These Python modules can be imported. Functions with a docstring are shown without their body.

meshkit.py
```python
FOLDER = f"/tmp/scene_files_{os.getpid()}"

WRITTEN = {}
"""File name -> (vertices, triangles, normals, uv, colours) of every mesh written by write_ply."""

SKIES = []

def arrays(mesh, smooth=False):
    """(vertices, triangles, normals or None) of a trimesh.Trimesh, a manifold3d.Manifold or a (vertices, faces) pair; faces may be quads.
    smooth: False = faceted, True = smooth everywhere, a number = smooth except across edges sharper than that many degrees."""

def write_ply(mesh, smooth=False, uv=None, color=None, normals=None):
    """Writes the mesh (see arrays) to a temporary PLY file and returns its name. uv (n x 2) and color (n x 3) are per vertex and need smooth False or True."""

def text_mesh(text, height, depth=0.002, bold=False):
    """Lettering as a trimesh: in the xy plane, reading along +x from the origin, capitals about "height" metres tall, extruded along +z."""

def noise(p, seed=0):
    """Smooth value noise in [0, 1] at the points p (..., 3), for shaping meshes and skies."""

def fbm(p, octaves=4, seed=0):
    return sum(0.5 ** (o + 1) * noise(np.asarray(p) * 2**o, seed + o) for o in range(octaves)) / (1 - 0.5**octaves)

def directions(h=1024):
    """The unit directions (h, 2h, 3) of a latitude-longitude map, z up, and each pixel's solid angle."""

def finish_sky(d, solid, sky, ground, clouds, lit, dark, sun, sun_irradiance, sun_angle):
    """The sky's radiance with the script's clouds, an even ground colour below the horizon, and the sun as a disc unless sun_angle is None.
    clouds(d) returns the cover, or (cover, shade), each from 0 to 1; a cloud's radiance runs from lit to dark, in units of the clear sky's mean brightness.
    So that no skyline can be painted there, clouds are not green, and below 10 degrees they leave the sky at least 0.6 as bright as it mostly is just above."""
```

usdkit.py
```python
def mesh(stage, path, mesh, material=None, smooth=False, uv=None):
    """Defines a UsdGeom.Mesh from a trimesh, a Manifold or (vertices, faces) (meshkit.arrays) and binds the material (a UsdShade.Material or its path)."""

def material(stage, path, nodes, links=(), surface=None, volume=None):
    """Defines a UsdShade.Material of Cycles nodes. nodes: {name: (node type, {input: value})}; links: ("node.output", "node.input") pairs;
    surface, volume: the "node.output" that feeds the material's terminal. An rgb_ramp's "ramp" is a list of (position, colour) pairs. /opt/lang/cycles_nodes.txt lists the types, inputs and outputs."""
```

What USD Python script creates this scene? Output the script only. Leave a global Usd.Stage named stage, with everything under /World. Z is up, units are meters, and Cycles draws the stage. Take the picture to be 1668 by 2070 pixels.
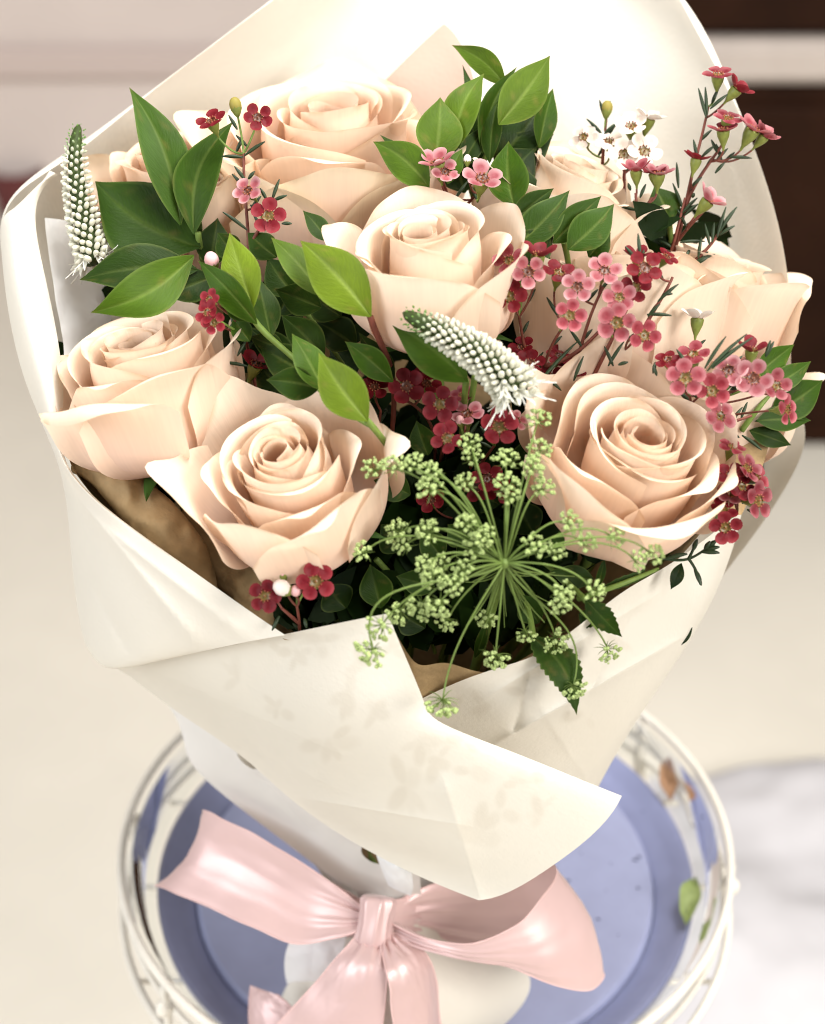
import math, random
import numpy as np
from scipy.interpolate import RectBivariateSpline, CubicSpline, PchipInterpolator
from pxr import Usd, UsdGeom, UsdLux, UsdShade, Gf, Sdf, Vt
import usdkit, meshkit

rng = np.random.default_rng(7)
stage = Usd.Stage.CreateInMemory()
UsdGeom.SetStageUpAxis(stage, 'Z'); UsdGeom.SetStageMetersPerUnit(stage, 1.0)
UsdGeom.Xform.Define(stage, '/World')

# ------------------------------------------------------------------ camera
W, H, F = 1668.0, 2070.0, 3404.0
PITCH = math.radians(34.0)
FWD = np.array([0, math.cos(PITCH), -math.sin(PITCH)])
UP = np.array([0, math.sin(PITCH), math.cos(PITCH)])
RT = np.array([1.0, 0, 0])
RIM = np.array([0, 0, 0.036])                      # centre of the tray's top ring; the plate lies at z = 0
CAM = RIM - 1.10 * (FWD + (860 - W / 2) / F * RT - (1690 - H / 2) / F * UP)
def P(px, py, d):
    """the point of the place seen at that spot of the photograph, d metres in front of the lens"""
    px, py, d = np.asarray(px, float), np.asarray(py, float), np.asarray(d, float)
    return CAM + d[..., None] * (FWD + ((px - W / 2) / F)[..., None] * RT - ((py - H / 2) / F)[..., None] * UP)
def PP(pts):
    a = np.asarray(pts, float); return P(a[..., 0], a[..., 1], a[..., 2])
def V(dx, dy, tow):
    v = dx * RT + dy * UP - tow * FWD
    return v / np.linalg.norm(v)
def unit(v): return v / (np.linalg.norm(v, axis=-1, keepdims=True) + 1e-12)

cam = UsdGeom.Camera.Define(stage, '/World/camera')
M4 = np.eye(4); M4[0, :3], M4[1, :3], M4[2, :3], M4[3, :3] = RT, UP, -FWD, CAM
cam.AddTransformOp().Set(Gf.Matrix4d(*M4.ravel().tolist()))
cam.CreateFocalLengthAttr(50.0); cam.CreateHorizontalApertureAttr(50.0 * W / F); cam.CreateVerticalApertureAttr(50.0 * H / F)
cam.CreateFStopAttr(50.0 / 11.0); cam.CreateFocusDistanceAttr(0.81)
cam.CreateClippingRangeAttr(Gf.Vec2f(0.05, 100.0))
cam.CreateExposureAttr(1.70)

# ------------------------------------------------------------------ light
def rect_light(name, pos, target, w, h, inten, col):
    l = UsdLux.RectLight.Define(stage, '/World/' + name)
    z = unit(np.array(pos, float) - np.array(target, float)); x = unit(np.cross([0, 1, 0.01], z)); y = np.cross(z, x)
    m = np.eye(4); m[0, :3], m[1, :3], m[2, :3], m[3, :3] = x, y, z, pos
    l.AddTransformOp().Set(Gf.Matrix4d(*m.ravel().tolist()))
    l.CreateWidthAttr(w); l.CreateHeightAttr(h); l.CreateIntensityAttr(inten); l.CreateColorAttr(Gf.Vec3f(*col))
    l.CreateNormalizeAttr(False)
rect_light('ceiling_light', (0.25, 0.02, 1.65), (0, 0, 0.2), 0.9, 0.8, 5.0, (1.0, 0.975, 0.935))
rect_light('left_fill_light', (-1.9, -1.2, 1.2), (0, -0.1, 0.2), 1.3, 1.3, 2.8, (0.93, 0.96, 1.0))  # added soft fill from the left, its source is unseen
rect_light('front_fill_light', (1.5, -1.6, 1.5), (0, 0, 0.2), 1.0, 1.0, 6.6, (1.0, 0.965, 0.92))  # added frontal fill that brightens the front of the wrap
usdkit.material(stage, '/World/Looks/room_ambience', {'b': ('background_shader', {'color': (1.0, 0.95, 0.88), 'strength': 0.13})}, surface='b.background')
dome = UsdLux.DomeLight.Define(stage, '/World/room_air')
UsdShade.MaterialBindingAPI.Apply(dome.GetPrim()).Bind(UsdShade.Material.Get(stage, '/World/Looks/room_ambience'))

# ------------------------------------------------------------------ materials
LK = '/World/Looks/'
def plain(name, col, rough=0.5, spec=0.4, trans=0.0, noise=0.0, nscale=30.0, bump=0.0, bscale=200.0, attr=False, extra=None):
    nodes = {'p': ('principled_bsdf', {'base_color': col, 'roughness': rough, 'specular_ior_level': spec, **(extra or {})})}
    links, src = [], None
    if attr:
        nodes['a'] = ('attribute', {'attribute': 'pcol'}); src = 'a.color'
    else:
        nodes['c'] = ('color', {'value': col}); src = 'c.color'
    nodes['tc'] = ('texture_coordinate', {})
    if noise:
        nodes['n'] = ('noise_texture', {'scale': nscale, 'detail': 4.0, 'roughness': 0.6})
        nodes['mr'] = ('map_range', {'from_min': 0.3, 'from_max': 0.7, 'to_min': 1 - noise, 'to_max': 1 + noise * 0.6})
        nodes['cc'] = ('combine_color', {}); nodes['mx'] = ('mix', {'mix_type': 'multiply', 'fac': 1.0})
        links += [('tc.object', 'n.vector'), ('n.fac', 'mr.value'), ('mr.result', 'cc.r'), ('mr.result', 'cc.g'), ('mr.result', 'cc.b'), (src, 'mx.color1'), ('cc.color', 'mx.color2')]
        src = 'mx.color'
    links.append((src, 'p.base_color'))
    if bump:
        nodes['bn'] = ('noise_texture', {'scale': bscale, 'detail': 3.0})
        nodes['bp'] = ('bump', {'strength': bump, 'distance': 0.001})
        links += [('tc.object', 'bn.vector'), ('bn.fac', 'bp.height'), ('bp.normal', 'p.normal')]
    surf = 'p.BSDF'
    if trans:
        nodes['t'] = ('translucent_bsdf', {'color': col}); nodes['m'] = ('mix_closure', {'fac': trans})
        links += [(src, 't.color'), ('p.BSDF', 'm.closure1'), ('t.BSDF', 'm.closure2')]
        surf = 'm.closure'
    return usdkit.material(stage, LK + name, nodes, links, surface=surf)

def veined(name, rough, spec, trans, streak, sx, sy, bump=0.15):
    """vertex pigment with fibres that run from a petal's or leaf's foot to its edge (texture coordinates u across, v along)"""
    nodes = {'a': ('attribute', {'attribute': 'pcol'}), 'uv': ('uvmap', {'attribute': 'st'}), 'mp': ('mapping', {'scale': (sx, sy, 1.0)}),
             'n': ('noise_texture', {'scale': 1.0, 'detail': 5.0, 'roughness': 0.6}),
             'mr': ('map_range', {'from_min': 0.3, 'from_max': 0.7, 'to_min': 1 - streak, 'to_max': 1 + streak * 0.5}),
             'cc': ('combine_color', {}), 'mx': ('mix', {'mix_type': 'multiply', 'fac': 1.0}),
             'bp': ('bump', {'strength': bump, 'distance': 0.0012}),
             'p': ('principled_bsdf', {'roughness': rough, 'specular_ior_level': spec}), 't': ('translucent_bsdf', {}), 'm': ('mix_closure', {'fac': trans})}
    links = [('uv.UV', 'mp.vector'), ('mp.vector', 'n.vector'), ('n.fac', 'mr.value'), ('mr.result', 'cc.r'), ('mr.result', 'cc.g'), ('mr.result', 'cc.b'),
             ('a.color', 'mx.color1'), ('cc.color', 'mx.color2'), ('n.fac', 'bp.height'), ('bp.normal', 'p.normal'), ('mx.color', 'p.base_color'), ('mx.color', 't.color'),
             ('p.BSDF', 'm.closure1'), ('t.BSDF', 'm.closure2')]
    return usdkit.material(stage, LK + name, nodes, links, surface='m.closure')

PETAL = veined('rose_petal', 0.58, 0.2, 0.32, 0.04, 36.0, 3.0, 0.16)
LEAF = veined('leaf', 0.46, 0.11, 0.10, 0.13, 5.0, 16.0, 0.25)
WAXP = veined('waxflower_petal', 0.5, 0.15, 0.2, 0.12, 4.0, 2.0, 0.1)
PAPER = plain('wrapping_paper', (0.9, 0.88, 0.82), 0.62, 0.3, 0.22, noise=0.03, nscale=14.0, bump=0.25, bscale=420.0, attr=True)
TISSUE = plain('tissue_paper', (0.86, 0.87, 0.88), 0.6, 0.3, 0.35, noise=0.05, nscale=30.0, bump=0.15, bscale=90.0)
KRAFT = plain('kraft_paper', (0.34, 0.235, 0.118), 0.75, 0.2, 0.0, noise=0.20, nscale=90.0, bump=0.5, bscale=260.0)
SATIN = plain('satin_ribbon', (0.66, 0.47, 0.455), 0.42, 0.45, 0.08, noise=0.03, nscale=40.0, bump=0.06, bscale=500.0, extra={'sheen_weight': 0.35, 'sheen_roughness': 0.35, 'metallic': 0.22})
SATIN_EDGE = plain('ribbon_selvedge', (0.70, 0.48, 0.46), 0.45, 0.4, 0.0)
WIRE = plain('cream_painted_wire', (0.76, 0.72, 0.64), 0.42, 0.45, 0.0, noise=0.08, nscale=60.0, bump=0.15, bscale=220.0)
PLATE = plain('periwinkle_glaze', (0.33, 0.355, 0.53), 0.40, 0.4, 0.0, noise=0.10, nscale=18.0, bump=0.08, bscale=120.0)
PLATE_DARK = plain('periwinkle_glaze_rim', (0.27, 0.295, 0.47), 0.36, 0.45, 0.0, noise=0.12, nscale=18.0, bump=0.08, bscale=120.0)
WOODY = plain('red_brown_stem', (0.16, 0.045, 0.03), 0.55, 0.3, 0.0, noise=0.25, nscale=200.0)
GREENSTEM = plain('green_stem', (0.16, 0.24, 0.05), 0.5, 0.3, 0.1, noise=0.2, nscale=150.0)
SPIKECORE = plain('spike_core', (0.035, 0.055, 0.012), 0.6, 0.2, 0.0, noise=0.3, nscale=300.0)
RAYSTEM = plain('pale_green_ray', (0.15, 0.22, 0.05), 0.5, 0.3, 0.15, noise=0.15, nscale=200.0)
NEEDLE = plain('needle_leaf', (0.018, 0.035, 0.012), 0.45, 0.35, 0.0, noise=0.3, nscale=200.0)
CALYX = plain('waxflower_calyx', (0.19, 0.22, 0.045), 0.45, 0.35, 0.1, noise=0.25, nscale=300.0)
EYE_RED = plain('waxflower_eye_red', (0.10, 0.028, 0.012), 0.35, 0.4, 0.0, noise=0.4, nscale=900.0)
EYE_OLIVE = plain('waxflower_eye_olive', (0.15, 0.095, 0.02), 0.35, 0.4, 0.0, noise=0.4, nscale=900.0)
STAMEN = plain('stamen', (0.34, 0.12, 0.06), 0.5, 0.3, 0.0)
STAMEN_DK = plain('stamen_dark', (0.20, 0.05, 0.03), 0.5, 0.3, 0.0)
FLORET = plain('lace_floret', (0.40, 0.50, 0.19), 0.55, 0.3, 0.15, noise=0.25, nscale=500.0)
BUD = plain('speedwell_bud', (0.9, 0.9, 0.78), 0.5, 0.3, 0.2, attr=True)
FLOOR = plain('beige_floor', (0.68, 0.635, 0.55), 0.55, 0.3, 0.0, noise=0.10, nscale=1.6)
WALL = plain('greige_wall', (0.66, 0.575, 0.535), 0.8, 0.2, 0.0, noise=0.05, nscale=3.0)
LEDGE = plain('mauve_ledge', (0.56, 0.465, 0.43), 0.7, 0.2, 0.0)
DARKWOOD = plain('dark_wood', (0.020, 0.007, 0.003), 0.6, 0.08, 0.0, noise=0.35, nscale=6.0)
COUNTER = plain('pale_counter', (0.44, 0.38, 0.34), 0.5, 0.3, 0.0, noise=0.08, nscale=10.0)
CLOTH = plain('lavender_cloth', (0.54, 0.525, 0.54), 0.8, 0.15, 0.0, noise=0.12, nscale=7.0)
MAROON = plain('maroon_clay', (0.13, 0.035, 0.035), 0.6, 0.3, 0.0)
DEBRIS = plain('dry_petal', (0.46, 0.27, 0.16), 0.6, 0.2, 0.1, noise=0.35, nscale=150.0)
PAINT_CHIP = plain('grey_chip', (0.12, 0.13, 0.2), 0.6, 0.2)
_g = {'t': ('transparent_bsdf', {'color': (0.97, 0.98, 0.98)}), 'g': ('glossy_bsdf', {'roughness': 0.03, 'color': (1, 1, 1)}), 'f': ('fresnel', {'IOR': 1.18}), 'm': ('mix_closure', {})}
GLASS = usdkit.material(stage, LK + 'clear_glass', _g, [('f.fac', 'm.fac'), ('t.BSDF', 'm.closure1'), ('g.BSDF', 'm.closure2')], surface='m.closure')

# ------------------------------------------------------------------ helpers
used = {}
def uniq(parent, name):
    k = parent + '/' + name; n = used.get(k, 0); used[k] = n + 1
    return k if n == 0 else '%s_%03d' % (k, n)
def tag(prim, label=None, cat=None, group=None, kind=None):
    for k, v in (('label', label), ('category', cat), ('group', group), ('kind', kind)):
        if v: prim.SetCustomDataByKey(k, v)
    return prim
def thing(name, label, cat, loc, group=None):
    x = UsdGeom.Xform.Define(stage, uniq('/World', name)); x.AddTranslateOp().Set(Gf.Vec3d(*map(float, loc)))
    x.GetPrim().SetCustomDataByKey('_', 1); x.GetPrim().ClearCustomDataByKey('_')
    tag(x.GetPrim(), label, cat, group)
    group = group or GROUPS.get(name); tag(x.GetPrim(), group=group)
    LOC[str(x.GetPath())] = np.array(loc, float)
    return x.GetPrim()
LOC = {'/World': np.zeros(3)}
GROUPS = {'rose': 'roses of the bouquet', 'waxflower_sprig': 'waxflower sprigs of the bouquet', 'leaf_sprig': 'leaf sprays of the bouquet', 'serrated_leaf': 'serrated leaves under the lace flower', 'speedwell_spike': 'white speedwell spikes of the bouquet'}
def obj(name, v, f, mat, parent=None, col=None, uv=None, smooth=True, label=None, cat=None, group=None, kind=None):
    """one mesh, given in world coordinates; under its thing it is stored relative to the thing's foot"""
    pp = '/World' if parent is None else str(parent.GetPath())
    off = LOC.get(pp, np.zeros(3))
    path = uniq(pp, name)
    m = usdkit.mesh(stage, path, (np.asarray(v) - off, f), mat, smooth=smooth, uv=uv)
    LOC[path] = off
    if col is not None:
        c = np.asarray(col, np.float32)
        if c.ndim == 1: c = np.tile(c, (len(v), 1))
        UsdGeom.PrimvarsAPI(m).CreatePrimvar('pcol', Sdf.ValueTypeNames.Color3fArray, 'vertex').Set(Vt.Vec3fArray.FromNumpy(c))
    m.CreateDoubleSidedAttr(True)
    tag(m.GetPrim(), label, cat, group, kind)
    return m.GetPrim()
def gridf(n, m, wrap=False):
    i, j = np.meshgrid(np.arange(n - 1), np.arange(m if wrap else m - 1), indexing='ij')
    j2 = (j + 1) % m
    q = np.stack([i * m + j, i * m + j2, (i + 1) * m + j2, (i + 1) * m + j], -1).reshape(-1, 4)
    return np.vstack([q[:, [0, 1, 2]], q[:, [0, 2, 3]]])
def join(parts):
    vs, fs, n = [], [], 0
    for v, f in parts:
        vs.append(v); fs.append(np.asarray(f) + n); n += len(v)
    return np.vstack(vs), np.vstack(fs)
def curve(pts, n):
    p = np.asarray(pts, float)
    if len(p) == 2: return p[0] + (p[1] - p[0]) * np.linspace(0, 1, n)[:, None]
    t = np.r_[0, np.cumsum(np.linalg.norm(np.diff(p, axis=0), axis=1) + 1e-6)]
    return CubicSpline(t / t[-1], p)(np.linspace(0, 1, n))
def tube(p, r, sides=6, closed=False):
    p = np.asarray(p, float); n = len(p)
    t = (np.roll(p, -1, 0) - np.roll(p, 1, 0)) if closed else np.gradient(p, axis=0)
    t = unit(t)
    a = np.cross(t, FWD + 0.13 * RT); a = unit(a); b = np.cross(t, a)
    ang = np.arange(sides) * 2 * np.pi / sides
    r = np.broadcast_to(np.asarray(r, float), (n,))
    v = (p[:, None] + r[:, None, None] * (np.cos(ang)[None, :, None] * a[:, None] + np.sin(ang)[None, :, None] * b[:, None])).reshape(-1, 3)
    f = gridf(n, sides, True)
    if closed:
        j = np.arange(sides); j2 = (j + 1) % sides; o = (n - 1) * sides
        f = np.vstack([f, np.stack([o + j, o + j2, j2], 1), np.stack([o + j, j2, j], 1)])
    else:
        v = np.vstack([v, p[:1], p[-1:]]); c0, c1 = n * sides, n * sides + 1; j = np.arange(sides); j2 = (j + 1) % sides; o = (n - 1) * sides
        f = np.vstack([f, np.stack([np.full(sides, c0), j2, j], 1), np.stack([np.full(sides, c1), o + j, o + j2], 1)])
    return v, f
def frame(z, spin=0.0):
    z = unit(np.asarray(z, float)); x = np.cross(UP + 0.05 * RT, z); x = unit(x); y = np.cross(z, x)
    c, s = math.cos(spin), math.sin(spin)
    return np.stack([c * x + s * y, -s * x + c * y, z])      # rows are the local axes
def ball(c, r, ax=None, n=5, m=8):
    """ellipsoid; r = (across, across, along ax)"""
    th = np.linspace(0, np.pi, n); ph = np.arange(m) * 2 * np.pi / m
    q = np.stack([np.sin(th)[:, None] * np.cos(ph), np.sin(th)[:, None] * np.sin(ph), np.cos(th)[:, None] + 0 * ph], -1).reshape(-1, 3)
    fr = frame(ax if ax is not None else -FWD)
    return np.asarray(c) + (q * np.asarray(r)) @ fr, gridf(n, m, True)
def lerp(a, b, t): return np.asarray(a) + (np.asarray(b) - np.asarray(a)) * t
def smooth01(x): x = np.clip(x, 0, 1); return x * x * (3 - 2 * x)

# ------------------------------------------------------------------ setting (soft, out of focus)
ZF = -0.62
def box_v(x0, x1, y0, y1, z0, z1, bev=0.01):
    import trimesh, manifold3d
    pts = []
    for sx in (x0 + bev, x1 - bev):
        for sy in (y0 + bev, y1 - bev):
            for sz in (z0 + bev, z1 - bev):
                for d in np.vstack([np.eye(3), -np.eye(3), np.array([[a, b, c] for a in (-.57, .57) for b in (-.57, .57) for c in (-.57, .57)])]):
                    pts.append(np.array([sx, sy, sz]) + bev * d)
    h = trimesh.convex.convex_hull(np.array(pts)); return np.array(h.vertices), np.array(h.faces)
def floor_at(px, py, z=ZF):
    d = FWD + (px - W / 2) / F * RT - (py - H / 2) / F * UP
    return CAM + d * (z - CAM[2]) / d[2]
obj('floor', np.array([[-9, -4, ZF], [9, -4, ZF], [9, 9, ZF], [-9, 9, ZF]]), np.array([[0, 1, 2], [0, 2, 3]]), FLOOR, smooth=False, kind='structure')
wl = floor_at(100, 430)[1]
obj('wall', *box_v(-6, 0.15, wl, wl + 0.15, ZF, 1.9, 0.02), WALL, smooth=30, kind='structure')
zl = (CAM + (P(100, 120, 1.0) - CAM) * ((wl - CAM[1]) / (P(100, 120, 1.0) - CAM)[1]))[2]
obj('ledge', *box_v(-6, 0.12, wl - 0.03, wl - 0.002, zl - 0.035, zl + 0.03, 0.012), LEDGE, smooth=30, label='long mauve ledge running along the greige wall behind the bouquet', cat='ledge')
cb = floor_at(1600, 905)[1]
ray = lambda px, py, y: CAM + (P(px, py, 1.0) - CAM) * ((y - CAM[1]) / (P(px, py, 1.0) - CAM)[1])
xl = ray(1395, 300, cb)[0]
cab = thing('dark_cabinet', 'dark brown wooden cabinet standing out of focus behind the right edge of the bouquet', 'cabinet', (xl, cb, ZF))
z_c0, z_c1 = ray(1600, 170, cb)[2], ray(1600, 78, cb)[2]
obj('body', *box_v(xl, xl + 2.2, cb, cb + 0.5, ZF + 0.002, z_c0, 0.01), DARKWOOD, cab, smooth=30)
obj('countertop', *box_v(xl - 0.02, xl + 2.2, cb - 0.02, cb + 0.52, z_c0 + 0.002, z_c1, 0.015), COUNTER, cab, smooth=30)
obj('upper_panel', *box_v(xl - 0.05, xl + 2.2, cb + 0.004, cb + 0.52, z_c1 + 0.003, z_c1 + 0.6, 0.01), DARKWOOD, cab, smooth=30)
for k in range(3):
    obj('door', *box_v(xl + 0.02 + k * 0.5, xl + 0.5 + k * 0.5, cb - 0.016, cb - 0.002, ZF + 0.06, z_c0 - 0.03, 0.006), DARKWOOD, cab, smooth=30)
pot_c = floor_at(55, 405)
th = np.linspace(0, 2 * np.pi, 25)[:-1]
prof = np.array([[0.0, 0.0], [0.042, 0.0], [0.056, 0.06], [0.060, 0.10], [0.055, 0.10], [0.050, 0.06], [0.0, 0.05]])
pv = np.stack([prof[:, 0, None] * np.cos(th), prof[:, 0, None] * np.sin(th), prof[:, 1, None] + 0 * th], -1).reshape(-1, 3) + pot_c + [0, -0.06, 0.002]
obj('clay_pot', pv, gridf(len(prof), 24, True), MAROON, smooth=40, label='small maroon pot on the floor by the greige wall at far left', cat='pot')
# crumpled pale cloth on the floor, lower right
cc = floor_at(1740, 1960)
uu, vv = np.meshgrid(np.linspace(-1, 1, 60), np.linspace(-1, 1, 60), indexing='ij')
rr = np.clip(1 - (np.abs(uu) ** 3 + np.abs(vv) ** 3), 0, 1) ** 0.4
cp = np.stack([cc[0] + uu * 0.26, cc[1] + vv * 0.30, ZF + 0.004 + rr * (0.03 + 0.10 * meshkit.fbm(np.stack([uu * 1.6 + 5, vv * 1.6, 0 * uu], -1), 3, 3))], -1)
obj('crumpled_cloth', cp.reshape(-1, 3), gridf(60, 60), CLOTH, label='pale lavender grey cloth lying crumpled on the floor right of the wire table', cat='cloth')

# ------------------------------------------------------------------ wire table, plate, glass
def ring(R, z, r, n=120, sides=10):
    a = np.arange(n) * 2 * np.pi / n
    return tube(np.stack([R * np.cos(a), R * np.sin(a), z + 0 * a], -1), r, sides, True)
RR = 0.197
tb = thing('wire_table', 'round cream painted wire side table with a double ring gallery under the bouquet', 'table', (0, 0, ZF))
obj('top_ring', *ring(RR, 0.036, 0.0028), WIRE, tb)
obj('middle_ring', *ring(RR - 0.002, 0.014, 0.0022), WIRE, tb)
obj('lower_ring', *ring(RR + 0.003, -0.006, 0.0027), WIRE, tb)
for k in range(8):
    a = math.radians(-52 + 45 * k); x, y = math.cos(a), math.sin(a)
    v, f = join([tube(curve([(x * (RR + .001), y * (RR + .001), z) for z in (-0.010, 0.01, 0.034)], 6), 0.0028, 8), ball((x * (RR + .003), y * (RR + .003), 0.015), (0.0052, 0.0052, 0.0065), (0, 0, 1), 7, 10)])
    obj('post', v, f, WIRE, tb)
for k in range(16):
    a0 = math.radians(-52 + 22.5 * k); s = np.linspace(0, 1, 14)
    aa = a0 + math.radians(22.5) * s; zz = (-0.004 + 0.037 * (s if k % 2 else 1 - s)); R2 = RR - 0.0045
    if k % 4 in (0, 1):
        continue
    obj('lattice_wire', *tube(np.stack([R2 * np.cos(aa), R2 * np.sin(aa), zz], -1), 0.0015, 6), WIRE, tb)
for k in range(4):
    a = math.radians(38 + 90 * k); x, y = math.cos(a), math.sin(a)
    obj('leg', *tube(curve([(x * (RR + .003), y * (RR + .003), -0.006), (x * 0.19, y * 0.19, -0.2), (x * 0.16, y * 0.16, -0.42), (x * 0.22, y * 0.22, ZF + 0.004)], 24), 0.005, 8), WIRE, tb)
for k in range(3):
    obj('support_wire', *tube(np.array([[-RR, -0.08 + 0.08 * k, -0.0115], [RR, -0.08 + 0.08 * k, -0.0115]]) * [math.sqrt(1 - ((-0.08 + 0.08 * k) / RR) ** 2), 1, 1], 0.002, 6), WIRE, tb)
def lathe(prof, n=96):
    a = np.arange(n) * 2 * np.pi / n; prof = np.asarray(prof, float)
    return np.stack([prof[:, 0, None] * np.cos(a), prof[:, 0, None] * np.sin(a), prof[:, 1, None] + 0 * a], -1).reshape(-1, 3), gridf(len(prof), n, True)
pl = thing('blue_plate', 'periwinkle blue round saucer lying inside the wire table', 'plate', (0, 0, -0.009))
obj('well', *lathe([(0, 0.0), (0.05, 0.0), (0.10, 0.0), (0.144, 0.0005), (0.149, 0.0), (0.151, -0.002), (0.1515, -0.005), (0.153, -0.0098), (0.171, -0.0104), (0.165, -0.0120), (0.0, -0.0120)]), PLATE, pl, smooth=30)
obj('rim', *lathe([(0.1525, -0.006), (0.154, -0.005), (0.160, -0.003), (0.166, 0.0015), (0.171, 0.006), (0.1745, 0.0075), (0.1765, 0.006), (0.176, 0.0), (0.172, -0.006), (0.16, -0.009), (0.1525, -0.009)]), PLATE_DARK, pl, smooth=40)
for k in range(16):
    px, py = [(1285, 1738), (1292, 1732), (1210, 1858), (1225, 1800), (1160, 1830), (1190, 1905), (1250, 1890), (1300, 1640), (1150, 1780), (1270, 1560), (430, 1650), (480, 1690), (1235, 1745), (1205, 1660), (1290, 1795), (1175, 1725)][k]
    c = floor_at(px, py, 0.001); s = [0.0016, 0.0022][k == 0] if k < 2 else 0.0005 + 0.0003 * (k % 3)
    v, f = ball(c, (s, s * (0.5 + 0.2 * (k % 3)), 0.0005), (0, 0, 1), 5, 8)
    obj('chip', v, f, PAINT_CHIP, pl)
gl = lathe([(0.0, 0.0060), (0.172, 0.0060), (0.183, 0.010), (0.189, 0.020), (0.1915, 0.034), (0.1925, 0.034), (0.190, 0.019), (0.184, 0.009), (0.172, 0.0045)])
obj('glass_tray', *lathe([(0.178, 0.010), (0.184, 0.012), (0.188, 0.020), (0.1905, 0.033), (0.1917, 0.033), (0.1892, 0.019), (0.185, 0.0105), (0.178, 0.0085)]), GLASS, smooth=40,
    label='clear glass rim around the blue saucer just inside the wire ring', cat='glass rim')

# ------------------------------------------------------------------ paper sheets
def sheet(rows, n, m, wr=0.0012, wscale=22.0, seed=1, creases=(), kx=3, folds=16):
    g = np.asarray(rows, float)
    s = np.linspace(0, 1, g.shape[0]); t = np.linspace(0, 1, g.shape[1])
    S, T = np.linspace(0, 1, n), np.linspace(0, 1, m)
    px, py, d = [RectBivariateSpline(s, t, g[:, :, k], kx=min(kx, g.shape[0] - 1), ky=min(kx, g.shape[1] - 1))(S, T) for k in range(3)]
    for (x0, y0, x1, y1, amp, wid) in creases:
        a, b = np.array([x0, y0]), np.array([x1, y1]); ab = b - a; L = np.hypot(*ab); ab = ab / L
        along = (px - x0) * ab[0] + (py - y0) * ab[1]; acr = (px - x0) * ab[1] - (py - y0) * ab[0]
        fade = smooth01((along + 0.12 * L) / (0.25 * L)) * smooth01((1.12 * L - along) / (0.25 * L))
        d = d - amp * fade * np.exp(-np.abs(acr) / wid)
    qc = np.random.default_rng(seed * 17 + 3); x0_, x1_, y0_, y1_ = px.min(), px.max(), py.min(), py.max()
    for k in range(folds):
        cx_, cy_, an = qc.uniform(x0_, x1_), qc.uniform(y0_, y1_), qc.uniform(0, math.pi); L_ = qc.uniform(60, 240); amp = qc.uniform(-1, 1) * .0016; wid = qc.uniform(10, 34)
        al_ = (px - cx_) * math.cos(an) + (py - cy_) * math.sin(an); ac_ = -(px - cx_) * math.sin(an) + (py - cy_) * math.cos(an)
        d = d - amp * np.clip(1 - (al_ / L_) ** 2, 0, 1) ** 2 * np.where(ac_ > 0, np.exp(-np.abs(ac_) / wid), np.exp(-np.abs(ac_) / (wid * 3)))
    p = P(px, py, d)
    nz = meshkit.fbm(p * wscale + seed * 3.7, 3, seed) - 0.5
    p = p - FWD * (nz * 2 * wr)[..., None]
    return p, px, py
CREAM = np.array([0.79, 0.752, 0.665])
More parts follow.
